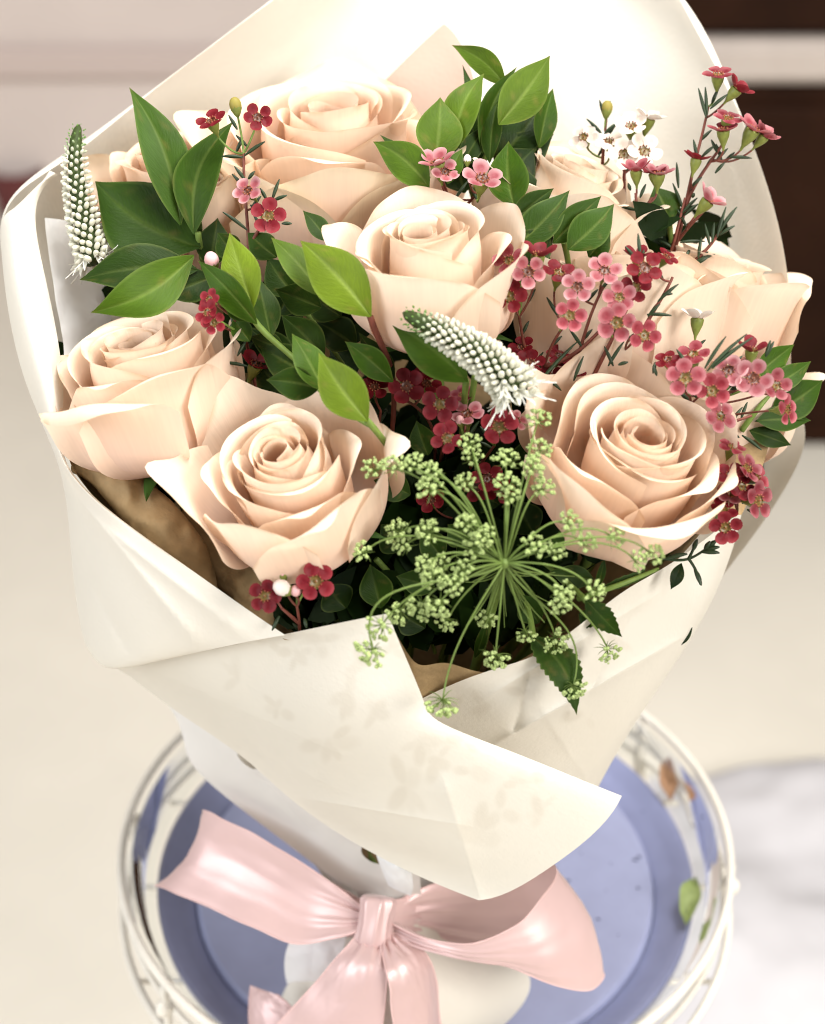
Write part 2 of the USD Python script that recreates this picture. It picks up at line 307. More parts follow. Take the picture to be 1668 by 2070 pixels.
def blotch_mask(px, py, blotches):
    """soft grey blotches: a few overlapping ovals scattered round each centre"""
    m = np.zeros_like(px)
    for (cx, cy, r, seed) in blotches:
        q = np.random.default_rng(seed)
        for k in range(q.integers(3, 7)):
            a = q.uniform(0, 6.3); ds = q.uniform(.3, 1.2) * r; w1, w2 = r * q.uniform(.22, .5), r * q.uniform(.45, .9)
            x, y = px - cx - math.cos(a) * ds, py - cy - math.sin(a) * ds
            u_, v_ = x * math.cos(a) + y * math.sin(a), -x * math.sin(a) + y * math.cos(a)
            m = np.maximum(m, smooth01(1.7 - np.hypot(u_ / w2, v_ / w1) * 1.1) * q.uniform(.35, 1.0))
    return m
BLOTCHES = [(545, 1295, 24, 1), (600, 1320, 22, 2), (650, 1292, 26, 3), (585, 1290, 20, 4), (700, 1400, 30, 5), (760, 1440, 24, 6), (665, 1500, 32, 7), (850, 1500, 30, 8), (880, 1540, 26, 9), (820, 1590, 34, 10), (960, 1560, 30, 11),
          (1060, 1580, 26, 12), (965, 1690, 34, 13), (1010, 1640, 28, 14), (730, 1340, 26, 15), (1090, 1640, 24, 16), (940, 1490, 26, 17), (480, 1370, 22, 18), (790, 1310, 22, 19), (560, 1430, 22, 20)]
BLOTCHES_R = [(980, 1430, 24, 30), (1060, 1400, 22, 31), (1120, 1340, 26, 32), (1230, 1290, 24, 33), (900, 1440, 22, 34), (1180, 1440, 22, 35)]
wrap = thing('paper_wrap', 'large cream white wrapping paper cone folded around the whole rose bouquet', 'wrapping paper', P(775, 1860, 0.965))
def panel(name, rows, n, m, mat=PAPER, col=CREAM, blotches=None, label=None, parent=wrap, holes=(), **kw):
    p, px, py = sheet(rows, n, m, **kw)
    c = np.tile(np.asarray(col, float), (p.shape[0], p.shape[1], 1))
    if blotches:
        mk = blotch_mask(px, py, blotches)[..., None]
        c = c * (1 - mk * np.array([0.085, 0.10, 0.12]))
    f = gridf(*p.shape[:2])
    for (hx, hy, rx, ry, an) in holes:
        x, y = px.ravel()[f].mean(1) - hx, py.ravel()[f].mean(1) - hy; a = math.radians(an)
        f = f[((x * math.cos(a) + y * math.sin(a)) / rx) ** 2 + ((-x * math.sin(a) + y * math.cos(a)) / ry) ** 2 > 1]
    return obj(name, p.reshape(-1, 3), f, mat, parent, col=c.reshape(-1, 3), label=label)
back = [[(700, 1850, .985), (740, 1850, .99), (780, 1850, .99), (815, 1850, .99), (850, 1850, .985)],
        [(200, 1000, .925), (330, 1120, .985), (830, 1150, 1.01), (1300, 1100, .985), (1580, 1000, .93)],
        [(95, 780, .868), (300, 800, .955), (830, 800, 1.0), (1330, 800, .965), (1606, 800, .885)],
        [(3, 480, .850), (250, 440, .945), (830, 400, 1.0), (1350, 430, .965), (1592, 560, .880)],
        [(118, 332, .872), (330, 235, .950), (830, 150, 1.0), (1300, 180, .965), (1520, 290, .905)],
        [(330, 168, .895), (480, 90, .950), (850, 0, 1.0), (1270, 20, .965), (1445, 130, .920)],
        [(556, 0, .915), (640, -60, .950), (880, -120, 1.0), (1210, -90, .965), (1374, 0, .930)],
        [(760, -130, .93), (800, -170, .955), (950, -230, .99), (1150, -200, .965), (1290, -130, .94)]]
panel('back_sheet', back, 90, 90, wr=0.0025, wscale=9, seed=3, creases=[(1000, 80, 1180, 420, -.004, 40), (640, 60, 420, 300, .004, 30), (1420, 200, 1560, 600, .003, 20), (900, 60, 820, 380, -.003, 25)])
A = [[(100, 345, .870), (104, 346, .866), (108, 348, .864), (112, 350, .864), (117, 353, .868)],
     [(22, 425, .850), (32, 421, .840), (45, 421, .835), (60, 427, .836), (72, 440, .842)],
     [(3, 500, .848), (18, 522, .832), (42, 545, .824), (72, 568, .824), (98, 590, .832)],
     [(40, 735, .850), (54, 745, .822), (78, 762, .808), (104, 780, .807), (128, 800, .815)],
     [(116, 935, .862), (122, 943, .825), (130, 948, .810), (138, 952, .804), (146, 955, .806)],
     [(142, 1100, .870), (175, 1090, .822), (220, 1080, .798), (275, 1088, .785), (330, 1112, .780)],
     [(160, 1250, .882), (195, 1270, .842), (265, 1265, .812), (370, 1235, .786), (490, 1225, .770)],
     [(186, 1318, .880), (205, 1336, .868), (255, 1346, .846), (400, 1319, .802), (577, 1284, .768)]]
panel('left_panel', A, 110, 50, wr=0.0012, wscale=16, seed=5, creases=[(160, 1010, 400, 1300, .005, 16), (230, 1080, 500, 1290, .004, 12), (60, 500, 130, 900, .003, 12), (150, 1120, 260, 1320, -.004, 18)])
B = [[(200, 1338, .900), (260, 1345, .868), (400, 1319, .818), (600, 1277, .768), (785, 1240, .752)],
     [(262, 1368, .900), (330, 1375, .866), (470, 1370, .818), (650, 1340, .775), (820, 1328, .760)],
     [(360, 1440, .902), (430, 1440, .866), (560, 1450, .820), (700, 1425, .780), (855, 1413, .770)],
     [(490, 1530, .900), (560, 1535, .862), (660, 1535, .824), (780, 1500, .786), (892, 1461, .772)],
     [(600, 1625, .898), (680, 1630, .862), (770, 1610, .826), (890, 1555, .788), (1020, 1514, .775)],
     [(760, 1728, .885), (830, 1715, .856), (900, 1690, .826), (1010, 1620, .790), (1140, 1562, .775)],
     [(968, 1820, .850), (1035, 1800, .835), (1110, 1755, .812), (1195, 1690, .788), (1257, 1609, .776)]]
panel('front_panel', B, 240, 150, wr=0.0009, wscale=14, seed=8, blotches=BLOTCHES, creases=[(895, 1575, 970, 1818, .006, 30), (620, 1615, 935, 1668, .003, 14), (300, 1350, 700, 1530, .003, 60)])
C = [[(800, 1440, .815), (980, 1359, .778), (1080, 1325, .772), (1170, 1265, .772), (1262, 1195, .778), (1350, 1143, .795), (1500, 1030, .850)],
     [(815, 1480, .835), (985, 1420, .797), (1090, 1385, .788), (1200, 1320, .788), (1300, 1255, .800), (1385, 1205, .818), (1478, 1120, .872)],
     [(840, 1540, .860), (1000, 1500, .825), (1110, 1460, .812), (1220, 1395, .810), (1310, 1345, .822), (1375, 1300, .840), (1418, 1255, .885)],
     [(870, 1640, .900), (1010, 1590, .868), (1110, 1560, .856), (1180, 1520, .855), (1240, 1490, .862), (1285, 1455, .875), (1318, 1410, .905)],
     [(890, 1780, .950), (990, 1740, .925), (1060, 1700, .915), (1110, 1670, .915), (1150, 1650, .918), (1180, 1635, .922), (1203, 1604, .935)]]
panel('right_panel', C, 110, 140, wr=0.0016, wscale=16, seed=11, blotches=BLOTCHES_R, creases=[(1000, 1505, 1395, 1280, .007, 14), (1000, 1400, 1330, 1200, .003, 10), (1070, 1360, 1040, 1480, -.004, 12), (1180, 1300, 1150, 1450, .004, 12), (1290, 1220, 1180, 1420, -.003, 10), (1130, 1640, 1380, 1330, .004, 14)])
D = [[(325, 1405, .945), (420, 1430, .915), (560, 1470, .885), (700, 1500, .870), (800, 1560, .870)],
     [(372, 1500, .955), (460, 1520, .922), (580, 1560, .900), (720, 1600, .890), (820, 1640, .885)],
     [(412, 1572, .965), (520, 1600, .932), (630, 1640, .912), (740, 1680, .905), (850, 1710, .905)],
     [(560, 1690, .972), (620, 1700, .945), (690, 1720, .930), (770, 1750, .925), (850, 1770, .925)],
     [(692, 1796, .975), (720, 1800, .958), (760, 1806, .950), (800, 1810, .950), (852, 1815, .955)],
     [(700, 1850, .975), (730, 1855, .958), (765, 1860, .950), (800, 1862, .950), (850, 1860, .955)]]
panel('inner_panel', D, 260, 200, holes=[(500, 1538, 25, 9, 38), (756, 1728, 28, 15, 28), (702, 1802, 24, 11, 30)], col=(0.80, 0.78, 0.75), wr=0.0014, wscale=18, seed=14, label='greyer inner layer showing under the front panel', creases=[(640, 1560, 800, 1740, .005, 18), (520, 1560, 640, 1690, -.004, 16)])
E = [[(705, 1850, .965), (740, 1850, .952), (775, 1850, .948), (815, 1850, .950), (850, 1850, .962)],
     [(640, 1920, .990), (710, 1930, .958), (775, 1945, .945), (870, 1925, .960), (960, 1905, .985)],
     [(585, 1985, 1.01), (680, 2010, .965), (775, 2020, .942), (900, 2010, .958), (1065, 1963, 1.0)],
     [(560, 2060, 1.015), (660, 2080, .968), (775, 2090, .940), (880, 2095, .955), (1010, 2080, 1.0)]]
panel('foot_skirt', E, 50, 60, wr=0.002, wscale=25, seed=17, label='flared paper foot below the bow')
Fl = [[(700, 255, .945), (790, 150, .945), (897, 47, .95)], [(790, 300, .94), (860, 190, .94), (935, 93, .945)], [(850, 330, .94), (910, 260, .94), (960, 170, .94)]]
panel('peach_corner', Fl, 20, 24, col=(0.40, 0.29, 0.235), wr=0.0005, seed=19, label='pale peach corner standing behind the roses')
# tissue inside at the left and a scrap at the neck
ts = thing('tissue_sheet', 'crumpled translucent white tissue along the inner left side of the paper wrap', 'tissue paper', P(180, 600, .87))
Tt = [[(90, 440, .86), (150, 450, .875), (215, 470, .89)], [(105, 560, .845), (165, 575, .862), (225, 600, .875)], [(125, 690, .835), (170, 690, .85), (225, 700, .87)], [(140, 850, .83), (180, 850, .85), (230, 850, .87)]]
panel('sheet', Tt, 60, 40, TISSUE, parent=ts, wr=0.006, wscale=38, seed=21)
ts2 = thing('tissue_tuft', 'small white tissue tuft poking out above the bow knot', 'tissue paper', P(790, 1760, .93))
panel('tuft', [[(760, 1725, .905), (800, 1735, .90), (830, 1755, .905)], [(770, 1755, .91), (800, 1765, .90), (835, 1790, .91)], [(785, 1790, .925), (805, 1800, .92), (830, 1810, .925)]], 24, 24, TISSUE, parent=ts2, wr=0.004, wscale=60, seed=23)
ts3 = thing('tissue_flap', 'white tissue flap on the plate left of the ribbon tails', 'tissue paper', P(600, 1960, .98))
panel('flap', [[(585, 1905, .955), (640, 1900, .95), (700, 1890, .945)], [(575, 1945, .965), (620, 1950, .955), (680, 1950, .95)], [(580, 1990, .975), (600, 1985, .965), (640, 1985, .96)]], 24, 24, TISSUE, parent=ts3, wr=0.002, wscale=40, seed=25)

# kraft liner: a closed brown cone inside the white paper
kr = thing('kraft_liner', 'brown kraft paper liner lining the inside of the white paper cone', 'kraft paper', P(775, 1800, .965))
mouth = [(838, 1338, .778), (900, 1340, .781), (985, 1359, .783), (1080, 1318, .782), (1175, 1262, .782), (1270, 1195, .788), (1360, 1140, .806), (1470, 1010, .85), (1553, 880, .885), (1570, 700, .93), (1400, 560, .965), (1100, 520, .985), (800, 520, .99), (450, 560, .97), (200, 700, .92),
         (140, 860, .84), (150, 952, .815), (235, 1045, .800), (335, 1118, .790), (470, 1220, .780), (577, 1292, .776), (690, 1285, .770), (780, 1262, .766)]
mp = PP(mouth); neck = P(775, 1800, .975)
cl = CubicSpline(np.linspace(0, 1, len(mp) + 1), np.vstack([mp, mp[:1]]), bc_type='periodic')(np.linspace(0, 1, 161)[:-1])
lv = np.linspace(0, 1, 30)
kp = cl[None] + (neck - cl)[None] * (lv[:, None, None] * 0.93)
cen = cl.mean(0)
rad = unit(cl - cen)
kp = kp + rad[None] * (0.012 * np.sin(np.pi * lv) ** 1)[:, None, None] * -0.2
kp = kp + rad[None] * ((meshkit.fbm(kp * 22, 3, 31) - 0.5) * 0.010 * smooth01(lv * 5)[:, None])[..., None]
obj('liner', kp.reshape(-1, 3), gridf(30, 160, True), KRAFT, kr)
pk, _, _ = sheet([[(1545, 868, .842), (1500, 850, .846), (1440, 830, .852)], [(1556, 890, .840), (1500, 905, .843), (1440, 900, .85)], [(1535, 960, .838), (1490, 985, .84), (1440, 980, .845)], [(1500, 1040, .836), (1475, 1040, .838), (1440, 1030, .842)]], 30, 24, wr=0.0015, wscale=40, seed=41, folds=6)
obj('corner_flap', pk.reshape(-1, 3), gridf(30, 24), KRAFT, kr)
def roll(pts, rads, name, seed):
    c = curve(PP(pts), 60); v, f = tube(c, np.interp(np.linspace(0, 1, 60), np.linspace(0, 1, len(rads)), rads), 40)
    v = v + FWD * ((meshkit.fbm(v * 60, 3, seed) - .5) * 0.005 + (np.abs(meshkit.fbm(v * [80, 30, 80], 2, seed + 9) - .5)) * 0.012)[:, None]
    obj(name, v, f, KRAFT, kr)
roll([(150, 945, .823), (215, 965, .815), (300, 1040, .806), (370, 1120, .803), (425, 1230, .806)], [.003, .009, .0125, .0115, .004], 'rolled_fold', 33)
roll([(380, 1040, .842), (440, 1110, .835), (490, 1180, .832), (520, 1270, .83)], [.008, .012, .012, .008], 'rolled_fold', 34)
roll([(140, 830, .84), (165, 870, .845), (190, 930, .85)], [.006, .008, .006], 'rolled_fold', 35)

# ------------------------------------------------------------------ ribbon bow
bow = thing('ribbon_bow', 'pale pink satin ribbon bow tied round the neck of the paper wrap', 'bow', P(760, 1865, .93))
def ribbon(name, e1, e2, n=110, m=26, bulge=0.004, gath=0.0018, kf=3.5, seed=0, ends=(1, 1), wav=0.0):
    e1, e2 = PP(e1), PP(e2)
    def samp(e):
        t = np.linspace(0, 1, len(e)); return PchipInterpolator(t, e)(np.linspace(0, 1, n))
    a, b = samp(e1), samp(e2); s = np.linspace(0, 1, m)
    p = a[:, None] + (b - a)[:, None] * s[None, :, None]
    tt = np.linspace(0, 1, n)
    nr = unit(np.cross(np.gradient(p, axis=0), np.gradient(p, axis=1)))
    kn = np.zeros(n)
    if ends[0]: kn = np.maximum(kn, np.exp(-tt / 0.12))
    if ends[1]: kn = np.maximum(kn, np.exp(-(1 - tt) / 0.12))
    q = np.random.default_rng(seed); ph = q.uniform(0, 6, 2)
    rip = np.sin(s * kf * 2 * np.pi + ph[0]) + 0.6 * np.sin(s * kf * 3.4 * np.pi + ph[1])
    off = bulge * np.sin(np.pi * s)[None] * np.sin(np.pi * np.clip(tt, 0, 1))[:, None] + gath * kn[:, None] * rip[None]
    off = off + wav * (meshkit.fbm(p * 26 + seed, 2, seed) - 0.5) + wav * .28 * np.abs(meshkit.fbm(np.stack([tt[:, None] * 5 + 0 * s[None], s[None] * 7 + 0 * tt[:, None] + seed, 0 * p[..., 0]], -1), 3, seed + 4) - .5)
    p = p + nr * off[..., None]
    r = obj(name, p.reshape(-1, 3), gridf(n, m), SATIN, bow)
    for k, e in ((0, p[:, 0]), (1, p[:, -1])):
        obj('selvedge', *tube(e, 0.00045, 5), SATIN_EDGE, r)
    return r
ribbon('loop', [(745, 1830, .945), (640, 1768, .975), (520, 1705, .985), (440, 1655, .972), (413, 1640, .958), (440, 1650, .945), (500, 1678, .936), (565, 1716, .930), (640, 1764, .928), (690, 1800, .925), (740, 1842, .922)],
       [(745, 1880, .945), (640, 1890, .970), (480, 1850, .985), (360, 1805, .980), (310, 1787, .966), (345, 1802, .950), (420, 1832, .938), (510, 1872, .928), (600, 1908, .922), (680, 1896, .918), (745, 1872, .920)], n=150, bulge=0.006, seed=1, wav=0.006)
ribbon('loop', [(790, 1842, .945), (850, 1800, .950), (930, 1775, .955), (1040, 1752, .955), (1118, 1745, .936), (1128, 1760, .920), (1095, 1815, .905), (1045, 1870, .896), (960, 1906, .896), (880, 1896, .906), (800, 1862, .920)],
       [(790, 1880, .945), (880, 1900, .965), (1000, 1930, .980), (1130, 1965, .975), (1212, 1972, .955), (1222, 1968, .938), (1190, 2001, .924), (1110, 1986, .912), (1000, 1950, .906), (890, 1928, .912), (800, 1895, .922)], n=150, bulge=0.004, seed=2, wav=0.005)
ribbon('tail', [(738, 1880, .925), (690, 1930, .915), (630, 1995, .920), (545, 2090, .935), (500, 2150, .95)], [(775, 1900, .918), (782, 1960, .902), (778, 2030, .905), (770, 2100, .915), (765, 2160, .92)], bulge=0.006, seed=3, ends=(1, 0), wav=0.008)
ribbon('tail', [(768, 1900, .916), (780, 1960, .898), (790, 2030, .900), (796, 2100, .908), (800, 2160, .91)], [(800, 1890, .920), (852, 1925, .918), (882, 1985, .926), (890, 2090, .936), (892, 2160, .94)], bulge=0.005, seed=4, ends=(1, 0), wav=0.008)
ribbon('tail', [(506, 1992, .978), (503, 2040, .974), (508, 2110, .970), (515, 2160, .968)], [(560, 2012, .966), (596, 2046, .962), (640, 2110, .958), (660, 2160, .958)], bulge=0.004, seed=5, ends=(0, 0), wav=0.004)
kc = P(758, 1862, .917); th_, ph_ = np.meshgrid(np.linspace(0, np.pi, 36), np.linspace(0, 2 * np.pi, 61)[:-1], indexing='ij')
kr_ = 1 + 0.07 * (1 - 2 * np.abs(np.sin(ph_ * 4.0 + 0.5 * np.cos(th_) + .4))) + 0.07 * np.sin(ph_ * 3 + 1 + th_)
kx_ = np.sin(th_) ** 0.30 * np.cos(ph_) * 0.0108 * kr_ * (1 + 0.16 * np.cos(th_ * 2)); ky_ = np.sin(th_) ** 0.30 * np.sin(ph_) * 0.0075 * kr_; kz_ = np.cos(th_) * 0.0138
up_k = unit(UP * 1 + RT * 0.12)
kv = kc + kx_[..., None] * unit(RT - 0.12 * UP) - ky_[..., None] * FWD + kz_[..., None] * up_k
obj('knot', kv.reshape(-1, 3), gridf(36, 60, True), SATIN, bow)
ribbon('neck_band', [(700, 1815, .955), (760, 1822, .938), (850, 1812, .957)], [(700, 1880, .957), (760, 1890, .940), (850, 1885, .959)], n=40, m=16, bulge=0.0, gath=0.0012, seed=6)

# ------------------------------------------------------------------ roses
DEEP, PEACH, CREAMP, PINKB, GREENISH = np.array([.84, .46, .30]), np.array([.86, .615, .455]), np.array([.86, .74, .60]), np.array([.70, .51, .44]), np.array([.80, .74, .48])
HK = np.array([0, .15, .35, .60, .86, 1.0])
A_IN = np.array([60, 30, 8, -6, -12, -4.])
A_MID = np.array([78, 46, 14, 0, -6, 70.])
A_OUT = np.array([86, 60, 26, 4, 0, 112.])
A_GRD = np.array([94, 84, 52, 8, 40, 120.])
def petal_surface(alpha, L, r0, phi, w, q, nu=19, nv=17, round_=0.22, point=0.0, ruffle=6.0, spiral=0.0, curl_edge=0.6, z0=0.0, side=0.0, zone=1.0, tiltv=0.0):
    u = np.linspace(-1, 1, nu); hfine = np.linspace(0, 1, 60)
    asym = q.uniform(-1, 1)
    top = 1 + tiltv * asym * u - round_ * np.abs(u) ** 2.6 + point * np.exp(-(u / 0.22) ** 2) - point
    ph = q.uniform(0, 6.3, 4)
    P_ = np.zeros((nv, nu, 3)); HH = np.zeros((nv, nu))
    hk = HK.copy(); hk[4] -= .07 * (1 - zone); al = PchipInterpolator(hk, alpha)
    vgrid = 1 - (1 - np.linspace(0, 1, nv)) ** 1.7
    for j, uu_ in enumerate(u):
        rf = ruffle * (math.sin(2.3 * uu_ + ph[0]) + 0.7 * math.sin(4.7 * uu_ + ph[1]))
        a = al(hfine) + smooth01((hfine - .66) / .34) * (rf + (alpha[-1] - alpha[-3]) * curl_edge * (abs(uu_) ** 1.6 - 0.35))
        a = np.radians(a)
        r = r0 + np.r_[0, np.cumsum(np.sin(a[:-1])) / 59] * L; z = z0 + np.r_[0, np.cumsum(np.cos(a[:-1])) / 59] * L
        h = vgrid * top[j]
        rr_, zz_ = np.interp(h, hfine, r), np.interp(h, hfine, z)
        g = 0.30 + 0.70 * np.sin(np.clip(h * 1.9, 0, 1) * np.pi / 2)
        rr_ = rr_ + spiral * uu_ * smooth01(h * 2) + side * (max(0, abs(uu_) - .62) / .38) ** 1.8 * smooth01((h - .22) / .4)
        th_ = phi + uu_ * w * g
        P_[:, j] = np.stack([rr_ * np.cos(th_), rr_ * np.sin(th_), zz_], -1); HH[:, j] = vgrid
    U = np.tile(u, (nv, 1))
    return P_, U, HH
def rose(label, px, py, d, axis, spin, size=1.0, N=24, tone=0.5, guards=(), seed=1, open_=1.0, tight=0.0, green=0.0):
    """px, py, d: middle of the opening; axis: where the rose faces; guards: outer petals (azimuth deg, length, flare deg, curl deg, half width deg, droop)"""
    q = np.random.default_rng(seed); S = 0.0435 * size
    fr = frame(axis, math.radians(spin)); Htop = 1.29 * S
    base = P(px, py, d) - unit(axis) * Htop
    t_ = thing('rose', label, 'rose', base)
    def put(Pl): return base + (Pl * S * np.array([.97, .97, 1.13])).reshape(-1, 3) @ fr
    def colour(tt, U, Hh, guard=False):
        edge = smooth01((Hh - .66) / .26)
        inner = lerp(DEEP, PEACH, min(1, .35 + tone * .6))
        body = lerp(inner, CREAMP, np.clip(.05 + .55 * tt * (0.5 + .6 * tone), 0, 1))
        tip = lerp(PEACH, CREAMP, np.clip(.45 + .6 * tone, 0, 1))
        c = body[None, None] + (tip - body)[None, None] * (edge * .85)[..., None]
        if guard:
            c = c + (PINKB - c) * ((1 - smooth01((Hh - .35) / .4)) * .55)[..., None]
            c = c + (GREENISH - c) * ((green * smooth01((Hh - .75) / .25) + .25 * smooth01((np.abs(U) - .2) * -4 + .4) * smooth01((.25 - Hh) / .25)))[..., None]
        bl = meshkit.fbm(np.stack([U * 2.0, Hh * 2.0, 0 * U + tt * 9 + seed], -1), 3, seed) - .5
        rim = smooth01((Hh - .955) / .045) * smooth01((meshkit.fbm(np.stack([U * 4 + seed, Hh * 2 + tt * 31, 0 * U], -1), 2, seed + 5) - .52) * 6)
        c = c + (np.array([.55, .36, .18]) - c) * (rim * .45)[..., None]
        return np.clip(c * (1 + bl * .14)[..., None], 0, 1).reshape(-1, 3)
    az = q.uniform(0, 6.28); ecc = q.uniform(-.13, .13, 2); N = int(N * .6)
    for k in range(N):
        tt = (k + .3) / N
        if tt < .5: al = lerp(A_IN, A_MID, tt / .5)
        else: al = lerp(A_MID, A_OUT, (tt - .5) / .5)
        al = al.copy(); al[3:] += tight * -8 + (open_ - 1) * 30 * tt
        al[-1] += 30 * tt * q.uniform(-.4, 1.2); al[3:5] += 5 * q.uniform(-1, 1)
        L = lerp(1.06, 1.36, tt ** .9) * q.uniform(.94, 1.03)
        w = math.radians(lerp(140, 84, min(1, tt * 1.6))) * q.uniform(.92, 1.06)
        r0 = 0.02 + .07 * tt
        Pl, U, Hh = petal_surface(al, L, r0, az, w, q, nu=25, nv=22, round_=lerp(.06, .17, tt), point=.03 * tt * q.uniform(0, 1), ruffle=lerp(4, 12, tt), tiltv=.09 * smooth01(tt * 3), spiral=lerp(.03, .10, tt), curl_edge=lerp(.1, .55, tt), z0=lerp(.12, .03, tt))
        Pl = Pl * np.array([1.08, 1.08, 1.0]) + np.array([ecc[0], ecc[1], 0]) * ((1 - tt) ** 1.4 * smooth01(Hh * 1.5))[..., None]
        uv = np.stack([(U.ravel() + 1) / 2 + k, Hh.ravel()], -1)
        obj('petal', put(Pl), gridf(*U.shape), PETAL, t_, col=colour(tt, U, Hh), uv=uv)
        az += math.radians(137.5) + q.uniform(-.28, .28)
    ring1 = [(az * 57.3 + 96 * k + q.uniform(-14, 14), q.uniform(1.52, 1.64), q.uniform(10, 30) * open_, q.uniform(115, 165), q.uniform(50, 60), q.uniform(.03, .12), .80) for k in range(4)]
    for k, gd in enumerate(ring1 + [tuple(g_) + (1.0,) for g_ in guards]):
        a, L, flare, curl, hw, pt, gsc = gd
        al = A_GRD.copy(); al[3] = 4 + flare * .08; al[4] = flare; al[5] = curl
        Pl, U, Hh = petal_surface(al, L, .10, math.radians(a), math.radians(hw), q, nu=31, nv=25, round_=.24, point=pt, ruffle=10, spiral=.05 * (1 if k % 2 else -1), curl_edge=.45, z0=.06 - .012 * k, side=q.uniform(.05, .16), zone=0.0)
        sc_ = gsc * (1.0 + .012 * k); Pl = Pl * np.array([sc_, sc_, 1.0])
        uv = np.stack([(U.ravel() + 1) / 2 + k + 50, Hh.ravel()], -1)
        obj('outer_petal', put(Pl), gridf(*U.shape), PETAL, t_, col=colour(.8 if gsc < 1 else 1.0, U, Hh, gsc == 1.0), uv=uv)
    # calyx and stem
    rb = np.array([[0, -.20], [.13, -.19], [.20, -.10], [.22, -.01], [.12, .03]]); a = np.arange(12) * 2 * np.pi / 12
    cv = np.stack([rb[:, 0, None] * np.cos(a), rb[:, 0, None] * np.sin(a), rb[:, 1, None] + 0 * a], -1)
    hip = obj('calyx', put(cv), gridf(5, 12, True), GREENSTEM, t_)
    for k in range(5):
        aa = k * 2 * np.pi / 5; s = np.linspace(0, 1, 8)
        al = np.radians(np.interp(s, [0, .4, 1], [80, 60, 110])); r = .2 + np.cumsum(np.sin(al)) / 8 * .7; z = -.02 + np.cumsum(np.cos(al)) / 8 * .5 - .12 * s
        wd = .16 * (1 - s) ** .8
        pv = np.stack([np.stack([r * np.cos(aa) - sg * wd * np.sin(aa), r * np.sin(aa) + sg * wd * np.cos(aa), z - .02 * abs(sg)], -1) for sg in (-1, 0, 1)], 1)
        obj('sepal', put(pv), gridf(8, 3), LEAF, hip, col=(.05, .11, .02), uv=np.zeros((24, 2)))
    nk = P(775, 1790, .968)
    sp = curve([base - unit(axis) * .008, base - unit(axis) * .05 + (nk - base) * .1, lerp(base, nk, .6), nk], 16)
    obj('stem', *tube(sp, .0028, 7), GREENSTEM, t_)
    return t_
# guards: azimuth in the opening's frame: 0 = image right, 90 = image up, 180 = left, 270 = down (before spin)

rose('cream peach rose at lower left front with pointed outer petals, above the two red waxflowers', 556, 905, .752, V(-.20, .62, .74), 0, 1.04, 22, .62,
     [(196, 1.90, 34, 70, 46, .16), (258, 1.72, 6, 60, 44, .05), (312, 1.84, 10, 140, 46, .08), (8, 1.84, 26, 120, 50, .14), (68, 1.74, 22, 60, 50, .08), (132, 1.84, 30, 70, 44, .14)], seed=11)
rose('large peach rose at right front with wavy lower petal, beside the green lace flower', 1304, 856, .758, V(.16, .60, .78), 0, 1.10, 24, .60,
     [(178, 1.84, 20, 50, 50, .12), (226, 1.80, 12, 60, 46, .08), (280, 1.82, 18, 150, 50, .05), (325, 1.64, 6, 110, 48, .08), (20, 1.62, 6, 60, 50, .06), (100, 1.76, 18, 50, 52, .08), (150, 1.8, 20, 60, 40, .12)], seed=23)
rose('pale peach rose in the centre with smooth cup, above the white speedwell spike', 868, 455, .775, V(-.06, .80, .60), 0, 1.02, 22, .72,
     [(188, 1.76, 20, 60, 50, .06), (262, 1.70, 0, 110, 58, .03), (338, 1.76, 14, 60, 50, .08), (30, 1.70, 12, 50, 50, .03), (110, 1.70, 12, 50, 50, .03)], seed=31)
rose('peach rose at far left tilted up, with one rolled back pale petal across its body', 262, 675, .800, V(-.22, .86, .46), 0, 1.14, 24, .50,
     [(190, 1.66, 24, 120, 38, .10), (282, 1.86, 40, 235, 40, .03), (318, 1.66, 6, 150, 50, .02), (20, 1.64, 8, 80, 50, .01), (110, 1.68, 14, 60, 50, .03)], seed=47)
rose('small cream rose at the back right beneath the white waxflowers', 1176, 326, .848, V(.26, .84, .46), 0, 1.06, 18, .85,
     [(185, 1.82, 34, 120, 46, .14), (255, 1.75, 6, 90, 50, .08), (325, 1.64, 6, 110, 50, .01), (60, 1.68, 12, 60, 52, .02)], seed=53)
rose('pale rose behind the pink waxflower cluster with a curled cream petal at its left', 1264, 506, .832, V(.04, .96, .26), 0, 1.20, 18, .85,
     [(172, 2.06, 42, 150, 36, .20), (226, 1.86, 14, 70, 46, .12), (285, 1.74, 4, 40, 52, .06), (335, 1.76, 14, 130, 50, .05), (60, 1.76, 14, 60, 52, .05)], seed=61)
rose('wide peach rose at the far right edge of the paper with a folded lip', 1446, 506, .862, V(.22, .92, .32), 0, 1.10, 18, .55,
     [(350, 1.76, 26, 140, 46, .08), (288, 1.78, 6, 110, 54, .04), (215, 1.74, 10, 50, 52, .04), (70, 1.86, 20, 60, 54, .04)], seed=67)
rose('large fully open peach rose at the back of the bouquet, left of the leafy tuft', 664, 206, .868, V(-.02, .82, .56), 0, 1.55, 24, .34,
     [(185, 1.72, 28, 90, 50, .08), (235, 1.66, 20, 110, 50, .08), (285, 1.70, 14, 100, 50, .08), (330, 1.74, 24, 100, 50, .08), (18, 1.84, 40, 90, 46, .12), (95, 1.74, 22, 50, 52, .06)], seed=71, open_=1.3, green=.35)
rose('peach rose at the back left behind the broad green leaves', 345, 292, .872, V(-.10, .84, .50), 0, 1.16, 20, .40,
     [(185, 1.70, 24, 80, 48, .06), (240, 1.66, 12, 100, 50, .05), (295, 1.68, 10, 80, 50, .06), (345, 1.70, 14, 80, 50, .06), (90, 1.66, 16, 50, 52, .04)], seed=79, open_=1.1, green=.2)
